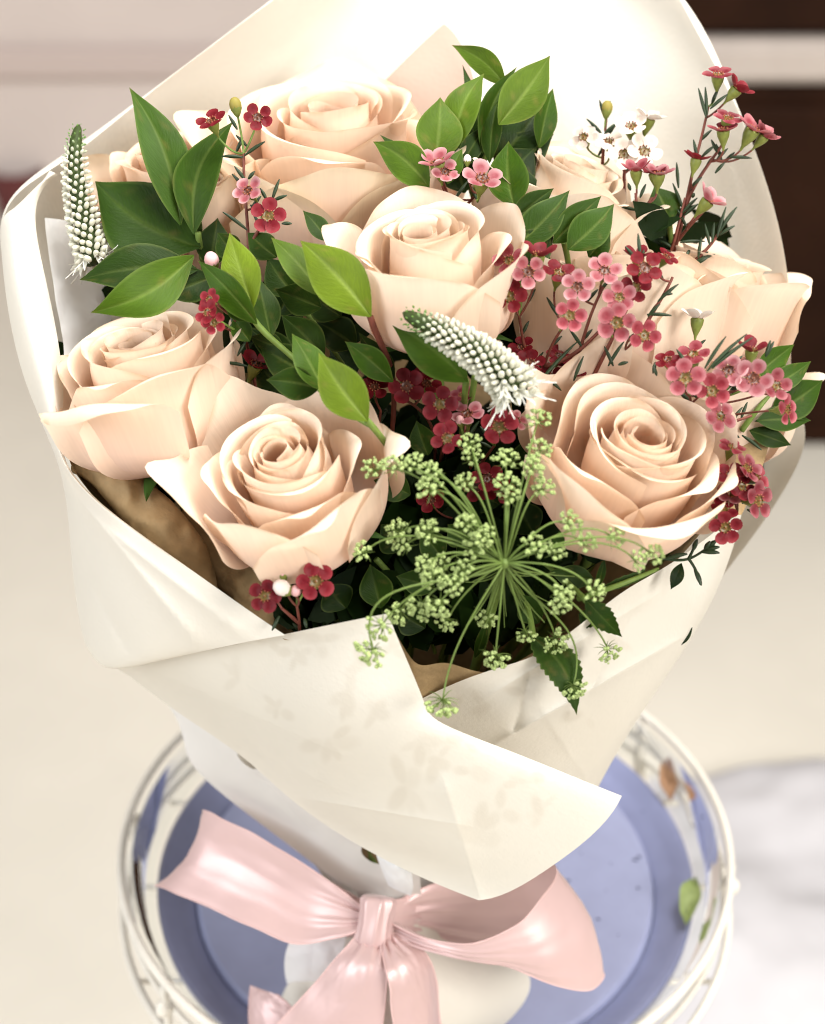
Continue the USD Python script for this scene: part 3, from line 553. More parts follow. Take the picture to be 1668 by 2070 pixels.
rose('pale cream rose half hidden at right behind the pink waxflowers and below the wide rose', 1474, 706, .860, V(.16, .92, .36), 0, 1.0, 18, .92,
     [(185, 1.72, 14, 70, 50, .05), (262, 1.70, 8, 60, 52, .04), (340, 1.72, 18, 90, 46, .08), (80, 1.68, 16, 50, 52, .04)], seed=83)
rose('amber peach rose low behind the red waxflower sprig and the broad leaves', 470, 400, .895, V(-.2, .8, .5), 0, .90, 14, .05,
     [(200, 1.68, 12, 50, 52, .04), (262, 1.68, 8, 60, 52, .04), (330, 1.70, 12, 70, 50, .06)], seed=89)

# ------------------------------------------------------------------ leaves
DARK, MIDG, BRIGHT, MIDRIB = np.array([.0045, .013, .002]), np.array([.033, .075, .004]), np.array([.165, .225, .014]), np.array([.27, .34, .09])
LU = np.array([-1, -.86, -.6, -.34, -.12, -.035, .035, .12, .34, .6, .86, 1])
def leaf(parent, base, tip, width, tone, tilt=0, bend=.08, fold=.18, shape=.55, side=0.0, seed=0, serr=0, rib=.55, twist=0, name='leaf'):
    """base, tip: (px, py, d); width in the photograph's pixels; tilt turns the blade about its midrib (degrees); bend arches it towards its face; side curves it sideways"""
    b, t = P(*base), P(*tip); ax = t - b; L = np.linalg.norm(ax); axu = ax / L
    wd = .84 * width / F * (base[2] + tip[2]) / 4; qq = np.random.default_rng(seed + 4321); twist = twist + qq.uniform(-22, 22); bend = bend + qq.uniform(-.04, .05); side = side + qq.uniform(-.035, .035)
    nrm = -FWD + FWD * axu.dot(FWD); nrm = unit(nrm); bi = np.cross(nrm, axu)
    n = 40 if serr else 18; shape = shape if serr else .60 + .42 * shape
    v = np.linspace(0, 1, n); q = np.random.default_rng(seed + 1000)
    prof = np.sin(np.pi * v ** shape) ** 1.02 if shape != 1 else np.sin(np.pi * v)
    prof = np.clip(prof, 0, None) * (1 - .35 * v ** 6); prof = np.maximum(prof, .03 * (1 - v))
    if serr: prof = prof * (1 + .22 * ((v * serr) % 1.0) - .11)
    wav = q.uniform(-1, 1, 4)
    Pn = np.zeros((n, len(LU), 3))
    for i, vv in enumerate(v):
        a = math.radians(tilt + twist * (vv - .5)); B = math.cos(a) * bi + math.sin(a) * nrm; N = -math.sin(a) * bi + math.cos(a) * nrm
        c = b + axu * L * vv + nrm * (L * bend * math.sin(math.pi * vv)) + bi * (side * L * math.sin(math.pi * vv))
        x = LU * wd * prof[i]
        zz = fold * np.abs(LU) ** 1.15 * wd * prof[i] * (1 - .35 * np.abs(LU)) + wd * .07 * np.sin(vv * 7 + wav[0] * 3 + LU * 2.4) * np.abs(LU) * prof[i] - wd * .05 * np.exp(-(LU / .07) ** 2) * (1 - vv)
        Pn[i] = c + x[:, None] * B + zz[:, None] * N
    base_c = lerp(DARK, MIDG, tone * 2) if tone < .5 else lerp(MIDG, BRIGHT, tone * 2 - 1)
    U, Vv = np.meshgrid(LU, v); c = np.tile(base_c, (n, len(LU), 1))
    c = lerp(c, lerp(base_c, MIDRIB, .35 + .5 * tone), (np.exp(-(U / .075) ** 2) * rib * (1 - .75 * Vv))[..., None])
    c = lerp(c, lerp(base_c, MIDRIB, .6), ((np.abs(U) > .95) * .30)[..., None])
    c = c * (1 + .5 * (meshkit.fbm(np.stack([U * 1.5 + seed, Vv * 3, 0 * U], -1), 3, seed) - .5))[..., None]
    sp_ = smooth01((meshkit.fbm(np.stack([U * 5 + seed, Vv * 9, 0 * U + 3], -1), 2, seed + 3) - .72) * 9) * .35 + smooth01((Vv - .93) / .07) * .35
    c = c + (np.array([.16, .13, .03]) * (.4 + tone) - c) * sp_[..., None]
    uv = np.stack([np.abs(U) * .8 + seed * 3.1, Vv * 1.4 - np.abs(U) * .45], -1)
    return obj(name, Pn.reshape(-1, 3), gridf(n, len(LU)), LEAF, parent, col=c.reshape(-1, 3), uv=uv.reshape(-1, 2))
def stem(parent, pts, r0, r1, mat, sides=7, n=22, name='stem'):
    c = curve(PP(pts), n); return obj(name, *tube(c, np.linspace(r0, r1, n), sides), mat, parent)
def sprig(label, foot, stems, leaves, name='leaf_sprig', cat='leaves', mat=GREENSTEM, sr=.0016):
    t = thing(name, label, cat, P(*foot))
    for st in stems: stem(t, st, sr, sr * .6, mat)
    for i, lf in enumerate(leaves):
        base, tip, w, tone, *kw = lf; leaf(t, base, tip, w, tone, seed=len(label) + i * 7, **(kw[0] if kw else {}))
    return t
sprig('broad dark green leaf spray at upper left, its tallest blade standing before the white paper', (410, 520, .835), [[(400, 470, .828), (412, 540, .84), (470, 760, .87)]], [
    ((365, 455, .822), (261, 176, .835), 112, .46, dict(tilt=12, bend=.05, shape=.62, side=-.05)),
    ((392, 474, .818), (472, 245, .825), 118, .36, dict(tilt=-18, bend=.10, shape=.62, side=.10)),
    ((405, 500, .830), (192, 366, .838), 205, .24, dict(tilt=6, bend=.04, shape=.68, side=.06, rib=.3)),
    ((392, 516, .806), (183, 632, .785), 128, .55, dict(tilt=-8, bend=.12, shape=.72, side=.12)),
    ((400, 545, .828), (160, 566, .822), 130, .20, dict(tilt=20, bend=.06, shape=.7, side=-.04)),
    ((405, 500, .838), (300, 400, .845), 130, .15, dict(tilt=-10)), ((425, 540, .835), (440, 440, .84), 90, .14, dict(tilt=20)), ((430, 560, .832), (330, 600, .825), 90, .16, {})])
sprig('bright two tone leaf sprig left of centre with a pale yellow green upright leaf', (560, 690, .80), [[(500, 625, .782), (535, 672, .788), (580, 712, .793), (650, 780, .80), (720, 900, .84)]], [
    ((512, 622, .778), (464, 470, .788), 100, .80, dict(tilt=-6, bend=.06, shape=.62)),
    ((520, 655, .782), (400, 526, .786), 78, .50, dict(tilt=-28, bend=.10, side=-.05)),
    ((548, 682, .792), (520, 558, .80), 78, .30, dict(tilt=24, bend=.08)),
    ((575, 708, .797), (505, 680, .805), 66, .22, dict(tilt=-20)),
    ((600, 735, .798), (500, 660, .81), 80, .16, dict(tilt=15)),
    ((620, 755, .797), (525, 700, .80), 90, .22, dict(tilt=-10, bend=.1)),
    ((500, 650, .79), (455, 600, .79), 50, .45, dict(tilt=10)), ((505, 690, .795), (470, 640, .795), 52, .40, {})])
sprig('large glossy light green leaf pair on a red brown stem left of the centre rose', (795, 760, .80), [[(748, 640, .765), (768, 690, .775), (790, 745, .79), (796, 830, .81), (790, 980, .86)]], [
    ((750, 640, .762), (607, 486, .768), 132, .76, dict(tilt=-10, bend=.07, shape=.66, rib=.9)),
    ((655, 600, .776), (548, 480, .782), 92, .60, dict(tilt=24, bend=.07, shape=.62)),
    ((795, 772, .782), (697, 690, .778), 70, .42, dict(tilt=-14, bend=.10, shape=.62)),
    ((797, 765, .786), (725, 672, .795), 72, .14, dict(tilt=30, bend=.10))], mat=WOODY)
sprig('light green leaf sprig resting on the upper edge of the lower left rose', (760, 870, .78), [[(742, 850, .752), (775, 890, .765), (800, 935, .79), (830, 1050, .84)], [(645, 785, .765), (700, 830, .765), (745, 860, .757)]], [
    ((744, 852, .750), (644, 713, .755), 112, .74, dict(tilt=-8, bend=.06, shape=.66, rib=.85)),
    ((655, 790, .766), (590, 674, .772), 84, .52, dict(tilt=18, bend=.08)),
    ((645, 786, .768), (538, 768, .770), 84, .26, dict(tilt=-20, bend=.12)),
    ((722, 850, .765), (640, 760, .772), 70, .24, dict(tilt=25))])
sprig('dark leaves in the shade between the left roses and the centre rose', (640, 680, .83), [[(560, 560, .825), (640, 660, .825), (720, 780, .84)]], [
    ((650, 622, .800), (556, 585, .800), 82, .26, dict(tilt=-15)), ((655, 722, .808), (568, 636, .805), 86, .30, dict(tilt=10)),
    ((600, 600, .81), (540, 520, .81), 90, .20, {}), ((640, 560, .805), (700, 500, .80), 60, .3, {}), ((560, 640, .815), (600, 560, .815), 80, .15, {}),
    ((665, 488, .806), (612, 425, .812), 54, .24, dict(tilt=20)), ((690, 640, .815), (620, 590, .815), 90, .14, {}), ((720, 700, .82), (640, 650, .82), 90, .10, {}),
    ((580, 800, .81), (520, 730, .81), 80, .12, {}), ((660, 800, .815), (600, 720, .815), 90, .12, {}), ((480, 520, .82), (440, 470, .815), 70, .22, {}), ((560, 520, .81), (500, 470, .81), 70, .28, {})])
sprig('broad green leaf lying under the white speedwell spike', (940, 790, .79), [[(942, 770, .768), (938, 820, .785), (930, 900, .82)], [(960, 760, .775), (950, 830, .79), (940, 900, .82)]], [
    ((946, 772, .764), (793, 658, .768), 118, .52, dict(tilt=-12, bend=.08, shape=.68, side=-.08, rib=.35)),
    ((885, 640, .768), (838, 604, .772), 30, .30, {})])
c6 = [(1010, 265, .842), (985, 310, .848), (960, 420, .88)]
sprig('tuft of pointed glossy green leaves rising at the top behind the centre rose', (985, 330, .86), [c6, [(930, 330, .845), (950, 380, .865), (960, 420, .88)]], [
    ((1022, 172, .850), (913, 91, .853), 62, .60, dict(tilt=-20, bend=.10, side=-.08, rib=.3)),
    ((1008, 252, .828), (1112, 112, .832), 108, .62, dict(tilt=10, bend=.05, shape=.60, rib=.7)),
    ((918, 300, .832), (979, 148, .838), 92, .60, dict(tilt=-16, bend=.10, side=.06)),
    ((880, 330, .826), (890, 196, .832), 118, .58, dict(tilt=14, bend=.07, side=-.04)),
    ((868, 380, .818), (754, 286, .822), 92, .56, dict(tilt=-10, bend=.07, side=-.06)),
    ((870, 360, .830), (768, 272, .834), 50, .24, dict(tilt=30)),
    ((1040, 420, .818), (1028, 285, .826), 112, .50, dict(tilt=-24, bend=.06, side=.05)),
    ((905, 372, .812), (935, 300, .816), 52, .52, dict(tilt=-20)),
    ((975, 310, .842), (1045, 135, .85), 62, .42, dict(tilt=24, side=.10)),
    ((1090, 300, .850), (1118, 178, .852), 66, .40, dict(tilt=30)),
    ((985, 320, .85), (935, 130, .856), 40, .22, {}), ((990, 330, .838), (1010, 190, .845), 58, .26, dict(tilt=-30)),
    ((1000, 330, .855), (1090, 220, .858), 110, .13, {}), ((1010, 350, .858), (1120, 270, .858), 100, .10, {}), ((960, 340, .858), (960, 220, .86), 90, .14, {}),
    ((1010, 380, .845), (1080, 300, .85), 110, .10, {}), ((940, 390, .85), (900, 290, .855), 110, .12, {}), ((1060, 420, .84), (1050, 330, .845), 90, .12, {}),
    ((930, 340, .84), (985, 250, .846), 54, .2, {})])
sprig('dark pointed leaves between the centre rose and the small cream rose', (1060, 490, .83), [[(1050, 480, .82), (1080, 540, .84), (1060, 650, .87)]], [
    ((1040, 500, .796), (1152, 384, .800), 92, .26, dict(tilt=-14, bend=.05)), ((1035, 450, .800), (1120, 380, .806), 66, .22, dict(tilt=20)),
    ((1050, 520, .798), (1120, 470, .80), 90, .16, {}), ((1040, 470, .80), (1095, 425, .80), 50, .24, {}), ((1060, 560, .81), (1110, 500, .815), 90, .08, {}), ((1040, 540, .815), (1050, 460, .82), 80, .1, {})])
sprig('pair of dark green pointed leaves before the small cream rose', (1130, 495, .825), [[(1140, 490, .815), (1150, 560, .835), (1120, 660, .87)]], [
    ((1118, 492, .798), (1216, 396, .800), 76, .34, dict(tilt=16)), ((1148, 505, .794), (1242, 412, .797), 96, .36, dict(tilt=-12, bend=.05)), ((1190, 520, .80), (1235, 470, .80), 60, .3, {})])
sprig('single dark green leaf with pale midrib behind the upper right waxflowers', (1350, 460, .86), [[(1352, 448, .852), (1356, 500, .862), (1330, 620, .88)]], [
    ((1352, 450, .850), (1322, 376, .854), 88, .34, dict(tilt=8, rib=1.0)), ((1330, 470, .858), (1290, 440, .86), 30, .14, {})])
sprig('spray of pointed green leaves sticking out past the right edge of the paper', (1520, 850, .85), [[(1500, 870, .835), (1530, 830, .83), (1580, 770, .835)]], [
    ((1528, 760, .832), (1606, 696, .84), 66, .50, dict(tilt=14)), ((1545, 790, .832), (1640, 730, .84), 60, .40, dict(tilt=-14)), ((1560, 840, .834), (1664, 768, .842), 96, .30, dict(tilt=10)),
    ((1530, 850, .83), (1640, 850, .838), 70, .24, dict(tilt=-22)), ((1520, 850, .835), (1590, 800, .84), 60, .2, {}), ((1515, 870, .835), (1600, 900, .84), 50, .2, {}), ((1500, 830, .835), (1545, 770, .84), 44, .3, {})])
sprig('serrated dark green leaf hanging over the right front paper below the lace flower', (1080, 1290, .79), [[(1078, 1292, .775), (1070, 1240, .79), (1040, 1180, .82)]], [
    ((1072, 1285, .772), (1166, 1446, .768), 92, .24, dict(serr=13, shape=.8, bend=.10, side=.10, tilt=-8, rib=.3))], name='serrated_leaf', cat='leaf')
sprig('serrated dark green leaf pointing right from under the lace flower toward the paper edge', (1190, 1220, .79), [[(1186, 1215, .775), (1150, 1180, .79), (1100, 1140, .82)]], [
    ((1184, 1212, .772), (1258, 1288, .770), 60, .22, dict(serr=9, shape=.8, tilt=18, rib=.3)), ((1170, 1240, .778), (1215, 1262, .776), 46, .2, dict(serr=7, shape=.8))], name='serrated_leaf', cat='leaf')
sprig('thin serrated leaf along the paper edge under the large right rose', (1240, 1200, .79), [[(1170, 1210, .785), (1230, 1190, .775), (1330, 1150, .785)]], [
    ((1200, 1200, .778), (1336, 1150, .784), 26, .26, dict(serr=8, shape=.9)), ((1205, 1190, .780), (1222, 1124, .774), 22, .18, {})], name='serrated_leaf', cat='leaf')
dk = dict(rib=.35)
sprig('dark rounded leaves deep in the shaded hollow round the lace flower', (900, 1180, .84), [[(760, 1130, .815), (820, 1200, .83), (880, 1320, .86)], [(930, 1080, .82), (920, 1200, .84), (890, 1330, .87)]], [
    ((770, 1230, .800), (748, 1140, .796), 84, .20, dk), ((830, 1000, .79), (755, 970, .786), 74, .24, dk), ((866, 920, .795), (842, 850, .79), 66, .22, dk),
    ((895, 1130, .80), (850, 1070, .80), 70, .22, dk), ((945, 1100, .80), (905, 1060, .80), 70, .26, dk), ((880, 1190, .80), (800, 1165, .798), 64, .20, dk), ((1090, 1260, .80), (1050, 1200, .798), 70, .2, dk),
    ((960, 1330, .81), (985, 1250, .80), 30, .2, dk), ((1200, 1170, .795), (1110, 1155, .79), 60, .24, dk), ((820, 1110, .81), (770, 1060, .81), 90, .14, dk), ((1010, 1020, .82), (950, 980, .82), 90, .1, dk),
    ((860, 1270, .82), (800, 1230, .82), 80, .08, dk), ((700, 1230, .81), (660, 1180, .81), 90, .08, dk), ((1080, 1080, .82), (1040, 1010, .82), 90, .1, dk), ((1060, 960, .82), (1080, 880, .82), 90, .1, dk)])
q = np.random.default_rng(5)
fill = thing('shade_fill_foliage', 'mass of near black foliage added as shade in the middle of the bouquet between the stems', 'foliage', P(900, 1000, .9)); tag(fill, kind='stuff')  # added leaves; deep shade of the hollow is put into their near-black colour
fv, ffc, fc = [], [], []
for k in range(1000):
    x, y = q.uniform(150, 1540), q.uniform(470, 1330)
    if k >= 420: x, y = q.uniform(560, 1240), q.uniform(900, 1330)
    fr_ = (y - 1000) / 330
    if y > 1000 and not (330 + 330 * fr_ < x < 1420 - 420 * fr_): continue
    d = (q.uniform(.838, .91) if k < 420 else q.uniform(.815, .86)) + (.0 if y < 900 else .008) + (.03 if x < 330 or x > 1400 else 0)
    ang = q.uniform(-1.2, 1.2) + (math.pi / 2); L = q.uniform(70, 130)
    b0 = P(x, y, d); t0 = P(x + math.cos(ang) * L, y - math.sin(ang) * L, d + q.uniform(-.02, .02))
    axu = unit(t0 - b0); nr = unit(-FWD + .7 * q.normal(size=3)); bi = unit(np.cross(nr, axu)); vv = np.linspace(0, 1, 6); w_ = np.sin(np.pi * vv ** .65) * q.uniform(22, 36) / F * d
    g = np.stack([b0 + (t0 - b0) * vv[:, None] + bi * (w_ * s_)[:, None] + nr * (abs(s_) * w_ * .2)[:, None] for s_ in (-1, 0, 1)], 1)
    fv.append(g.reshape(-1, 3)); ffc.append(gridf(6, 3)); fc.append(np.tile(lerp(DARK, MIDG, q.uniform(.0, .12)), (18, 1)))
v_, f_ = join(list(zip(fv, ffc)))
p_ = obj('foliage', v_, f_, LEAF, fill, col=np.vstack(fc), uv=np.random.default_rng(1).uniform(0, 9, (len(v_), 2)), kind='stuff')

# ------------------------------------------------------------------ waxflowers
WC = {'r': ((.12, .003, .007), (.19, .011, .018)), 'm': ((.155, .009, .016), (.26, .036, .045)), 'p': ((.20, .022, .032), (.40, .125, .14)), 'l': ((.33, .085, .10), (.62, .38, .38)), 'w': ((.66, .54, .46), (.74, .70, .62))}
def waxflower(parent, c, face, R, colr, spin, q, needle_to=None):
    """one five petalled flower: green cup, petals, eye, stamens; c is the middle of the eye"""
    fr = frame(face, spin); w = lambda a: c + (np.asarray(a) * R).reshape(-1, 3) @ fr
    a = np.arange(10) * 2 * np.pi / 10
    pr = np.array([[.07, -1.35], [.10, -1.1], [.24, -.80], [.40, -.40], [.45, -.06], [.40, .02], [.30, -.06], [.0, -.12]])
    cup = np.stack([pr[:, 0, None] * np.cos(a), pr[:, 0, None] * np.sin(a), pr[:, 1, None] + 0 * a], -1)
    fl = obj('flower', w(cup), gridf(len(pr), 10, True), CALYX, parent)
    ci, ce = np.array(WC[colr][0]), np.array(WC[colr][1]); jit = q.uniform(.78, 1.15); nb = WC[{'r': 'm', 'm': 'r', 'p': q.choice(['m', 'l']), 'l': 'p', 'w': 'w'}[colr]]; mxx = q.uniform(0, .5); ci, ce = lerp(ci, nb[0], mxx), lerp(ce, nb[1], mxx); opn = q.uniform(-.12, .28)
    for k in range(5):
        b = k * 2 * np.pi / 5 + q.uniform(-.16, .16); pr_, n = .40 * q.uniform(.92, 1.08), 12
        rr = np.array([.001, .35, .7, .92, 1.0]); t = np.arange(n) * 2 * np.pi / n
        lift = opn + q.uniform(-.06, .22) + (.45 if abs(unit(np.asarray(face)) @ FWD) < .55 else 0)
        x = .68 + rr[:, None] * pr_ * np.cos(t) * 1.02; y = rr[:, None] * pr_ * np.sin(t) * (1.08 + .10 * np.cos(t))
        z = lift * (x - .36) + .17 * pr_ * (rr[:, None] ** 2) * (1.2 + .5 * np.cos(2 * t + q.uniform(0, 6))) / .4 * .5 + .02 * np.sin(3 * t + k) * rr[:, None]
        pv = np.stack([x * math.cos(b) - y * math.sin(b), x * math.sin(b) + y * math.cos(b), z], -1)
        e = smooth01((rr[:, None] - .35) / .6) * (0.6 + .4 * np.cos(t)[None]) ; e = np.clip(e, 0, 1)[..., None]
        col = (ci + (ce - ci) * e) * jit
        obj('petal', w(pv), gridf(5, n, True), WAXP, fl, col=np.clip(col, 0, 1).reshape(-1, 3), uv=np.stack([np.tile(t / 6.28, (5, 1)).ravel(), np.repeat(rr, n)], -1))
    er = np.array([[.385, .015], [.34, .05], [.26, -.01], [.14, -.03], [.05, .0], [.0, .03]])
    ev = np.stack([er[:, 0, None] * np.cos(a), er[:, 0, None] * np.sin(a), er[:, 1, None] + 0 * a], -1)
    eye = obj('eye', w(ev), gridf(6, 10, True), EYE_RED if colr in 'rl' else EYE_OLIVE, fl)
    sp = []
    for k in range(10):
        b = k * 2 * np.pi / 10 + .2; cpt = np.array([.33 * math.cos(b), .33 * math.sin(b), .13])
        sp.append(ball(w(cpt)[0], (.05 * R, .05 * R, .085 * R), face, 4, 6))
    sp.append(ball(w([0, 0, .10])[0], (.05 * R, .05 * R, .16 * R), face, 4, 6))
    v, f = join(sp); obj('stamens', v, f, STAMEN if colr != 'w' else STAMEN_DK, fl)
    return w([0, 0, -1.35])[0]
def bud(parent, c, axis, r, kind):
    v, f = ball(c, (r, r, r * 1.25), axis, 8, 10)
    b_ = obj('bud', v, f, WAXP, parent, col={'r': (.5, .08, .1), 'w': (.88, .78, .72), 'l': (.85, .5, .5), 'g': (.3, .25, .06)}[kind], uv=np.zeros((len(v), 2)))
    pr = np.array([[.2, -1.9], [.5, -1.5], [.9, -.7], [.95, -.2]]) * r; a = np.arange(8) * 2 * np.pi / 8; fr = frame(axis)
    obj('calyx', c + np.stack([pr[:, 0, None] * np.cos(a), pr[:, 0, None] * np.sin(a), pr[:, 1, None] + 0 * a], -1).reshape(-1, 3) @ fr, gridf(4, 8, True), CALYX, b_)
    return c - unit(axis) * r * 1.9
def needle(parent, a, b, w=.0008):
    t = np.linspace(0, 1, 7); v, f = tube(curve([a, lerp(a, b, .5) + (UP * .03 * np.linalg.norm(b - a)), b], 7), w * (np.sin(np.pi * (t * .8 + .12)) * 1.15 + .05), 5)
    obj('needle_leaf', v, f, NEEDLE, parent)
def wax_sprig(label, stems, flowers, needles=(), buds=(), seed=0, auto=6, sr=.00085, group=None):
    """stems: polylines (px, py, d), foot first; flowers: (px, py, d, (facing right, up, toward), radius in px, colour)"""
    q = np.random.default_rng(seed); t = thing('waxflower_sprig', label, 'waxflowers', P(*stems[0][0]), group)
    cs = []
    for st in stems:
        c = curve(PP(st), 30); cs.append(c); obj('stem', *tube(c, np.linspace(sr * 1.25, sr * .75, 30), 6), WOODY, t)
    allp = np.vstack(cs)
    def link(end, ax):
        rel = allp - end; h = rel @ UP; dist = np.linalg.norm(rel, axis=1) + np.where(h > -.004, .05, 0) + np.where(h < -.045, .02, 0)
        nd = allp[np.argmin(dist)]
        mid = lerp(end, nd, .5) - unit(ax) * np.linalg.norm(end - nd) * .22
        c = curve([nd, mid, end], 10); obj('stalk', *tube(c, np.linspace(sr * .7, sr * .62, 10), 5), WOODY if q.uniform() < .6 else GREENSTEM, t)
        return c
    for (px, py, d, fc, r, cl_) in flowers:
        fv_ = V(*(np.array(fc) + q.uniform(-.14, .14, 3))); R = r / F * d * q.uniform(.84, 1.02)
        end = waxflower(t, P(px, py, d), fv_, R, cl_, q.uniform(0, 6.28), q)
        c = link(end, fv_)
        if q.uniform() < .75:
            a = c[3]; s = q.choice([-1, 1]); needle(t, a, a + RT * s * q.uniform(.003, .006) + UP * q.uniform(.004, .009) - FWD * .001)
    for (px, py, d, fc, r, kd) in buds:
        link(bud(t, P(px, py, d), V(*fc), r / F * d, kd), V(*fc))
    for (x0, y0, x1, y1, d) in needles: needle(t, P(x0, y0, d), P(x1, y1, d - .001))
    for k in range(auto):
        c = cs[k % len(cs)]; a = c[int(q.uniform(10, 28))]; s = q.choice([-1, 1])
        needle(t, a, a + RT * s * q.uniform(.003, .007) + UP * q.uniform(.003, .009))
    return t
T_ = (0, .25, 1); LF = (-.6, .3, .8); RG = (.5, .3, .8); UPF = (0, .95, .35)
wax_sprig('red and pink waxflower sprig standing among the broad leaves at upper left', [[(515, 640, .82), (505, 540, .815), (500, 450, .812), (494, 370, .81), (493, 310, .808)], [(505, 500, .812), (520, 470, .808), (535, 450, .805)]],
    [(428, 245, .806, (-.25, .5, .8), 30, 'r'), (521, 238, .804, (.1, .15, 1), 33, 'r'), (502, 386, .803, (-.3, .35, .85), 30, 'l'), (542, 437, .800, (0, .05, 1), 35, 'm')],
    [(492, 318, 448, 316, .808), (494, 315, 536, 286, .807), (480, 262, 462, 232, .806), (497, 366, 474, 336, .808), (502, 362, 515, 346, .808), (500, 465, 450, 428, .806), (540, 405, 526, 380, .806), (550, 405, 565, 362, .806), (552, 406, 580, 395, .806), (520, 425, 506, 414, .806), (570, 452, 590, 452, .80)],
    [(476, 212, .806, (-.2, 1, .2), 13, 'g')], 1, 2)
wax_sprig('dense red pink waxflower cluster beside the far left rose rim and broad leaf', [[(520, 790, .83), (500, 700, .815), (478, 650, .795), (440, 610, .785)]],
    [(424, 605, .776, (-.3, .3, .8), 25, 'm'), (420, 632, .772, (-.5, .2, .8), 27, 'm'), (432, 652, .772, (.2, -.1, 1), 25, 'm'), (517, 738, .808, (.4, .7, .5), 36, 'r')], [(500, 740, 450, 732, .80), (497, 690, 480, 720, .80)], [(428, 526, .79, (-.2, .8, .5), 15, 'l'), (466, 606, .785, (0, .8, .5), 9, 'g')], 2, 2)
B_ = [[(1075, 900, .86), (1085, 800, .82), (1100, 740, .80), (1120, 690, .788), (1140, 660, .782)], [(1085, 790, .815), (1060, 700, .80), (1050, 640, .79)], [(1100, 740, .80), (1180, 700, .79), (1230, 650, .785), (1270, 610, .782)],
      [(1150, 800, .82), (1170, 720, .795), (1190, 650, .785), (1220, 580, .78)], [(1140, 800, .825), (1230, 740, .80), (1290, 680, .785)], [(1290, 690, .79), (1315, 640, .787), (1345, 590, .785), (1360, 560, .785)], [(1200, 760, .80), (1260, 640, .785), (1290, 580, .782)]]
wax_sprig('dense cluster of pink and red waxflowers in front of the pale rose right of centre', B_,
    [(1030, 527, .776, (-.3, .45, .8), 34, 'p'), (1068, 550, .766, (0, .1, 1), 37, 'l'), (1030, 598, .770, (-.1, -.1, 1), 35, 'm'), (1088, 516, .778, (.2, .9, .4), 34, 'm'), (1130, 553, .774, (.1, .7, .6), 36, 'm'),
     (1168, 580, .766, (-.1, .3, .9), 36, 'l'), (1222, 548, .770, (0, .45, .9), 36, 'l'), (1152, 638, .762, (-.05, .05, 1), 37, 'p'), (1252, 602, .766, (-.1, .2, 1), 36, 'p'), (1303, 542, .766, (.05, .3, .9), 38, 'r'),
     (1285, 582, .770, (.1, .1, 1), 35, 'm'), (1246, 652, .760, (0, 0, 1), 38, 'p'), (1302, 678, .760, (.1, -.05, 1), 38, 'p'), (1348, 520, .774, (.5, .7, .5), 26, 'r'), (1290, 520, .776, (0, .8, .5), 34, 'r')],
    [(1295, 520, 1290, 472, .772), (1290, 530, 1264, 498, .772), (1298, 528, 1302, 505, .772), (1330, 610, 1372, 574, .78), (1340, 595, 1360, 594, .78), (1310, 640, 1335, 614, .78), (1308, 636, 1358, 638, .78), (1085, 780, 1168, 690, .79), (1100, 760, 1135, 790, .79), (1160, 770, 1180, 720, .79), (1230, 740, 1262, 690, .785), (1240, 740, 1222, 700, .785), (1325, 732, 1320, 755, .78), (1250, 738, 1270, 732, .78)],
    [], 3, 8)
wax_sprig('deep red waxflowers in the shade behind the flowering end of the speedwell spike', [[(1090, 960, .86), (1085, 860, .83), (1085, 760, .81)], [(1090, 860, .83), (1150, 780, .81)]],
    [(1072, 735, .796, (-.1, .5, .8), 34, 'r'), (1110, 765, .80, (.1, .3, .9), 32, 'r'), (1160, 742, .80, (.1, .7, .6), 34, 'r'), (1055, 702, .80, (-.2, .6, .7), 26, 'r'), (1130, 720, .802, (0, .6, .7), 26, 'r')], [], [], 4, 4)
wax_sprig('row of red waxflowers under the broad leaf in the middle of the bouquet', [[(900, 1000, .86), (880, 900, .82), (850, 830, .80), (800, 800, .80)], [(890, 940, .83), (900, 870, .80)], [(760, 900, .83), (770, 830, .805)]],
    [(757, 783, .790, (-.1, .3, .9), 33, 'r'), (822, 782, .785, (0, .25, 1), 36, 'r'), (862, 776, .792, (.2, .6, .7), 34, 'r'), (889, 818, .772, (0, .1, 1), 36, 'm'), (845, 768, .797, (0, .8, .5), 28, 'r')], [], [], 5, 4)
wax_sprig('pink and coral waxflowers above the lace flower below the speedwell spike', [[(960, 1010, .85), (950, 930, .81), (940, 870, .79)], [(955, 960, .82), (1000, 900, .80)]],
    [(905, 886, .762, (-.3, .2, .9), 36, 'm'), (1008, 864, .766, (.1, .2, 1), 38, 'm'), (945, 838, .778, (0, .7, .6), 32, 'l'), (935, 800, .785, (-.1, .6, .7), 28, 'p'), (1045, 850, .775, (.4, .5, .7), 26, 'l')], [], [(930, 850, .776, (-.2, .8, .4), 9, 'l')], 6, 3)
wax_sprig('shaded dark red waxflowers deep behind the rays of the lace flower', [[(980, 1100, .86), (980, 1020, .83)]],
    [(985, 968, .800, (0, .3, .9), 36, 'r'), (1010, 990, .803, (.1, .1, 1), 32, 'r'), (965, 985, .803, (-.2, .1, 1), 32, 'r'), (872, 1012, .805, (-.1, .3, .9), 30, 'r')], [], [], 7, 2)
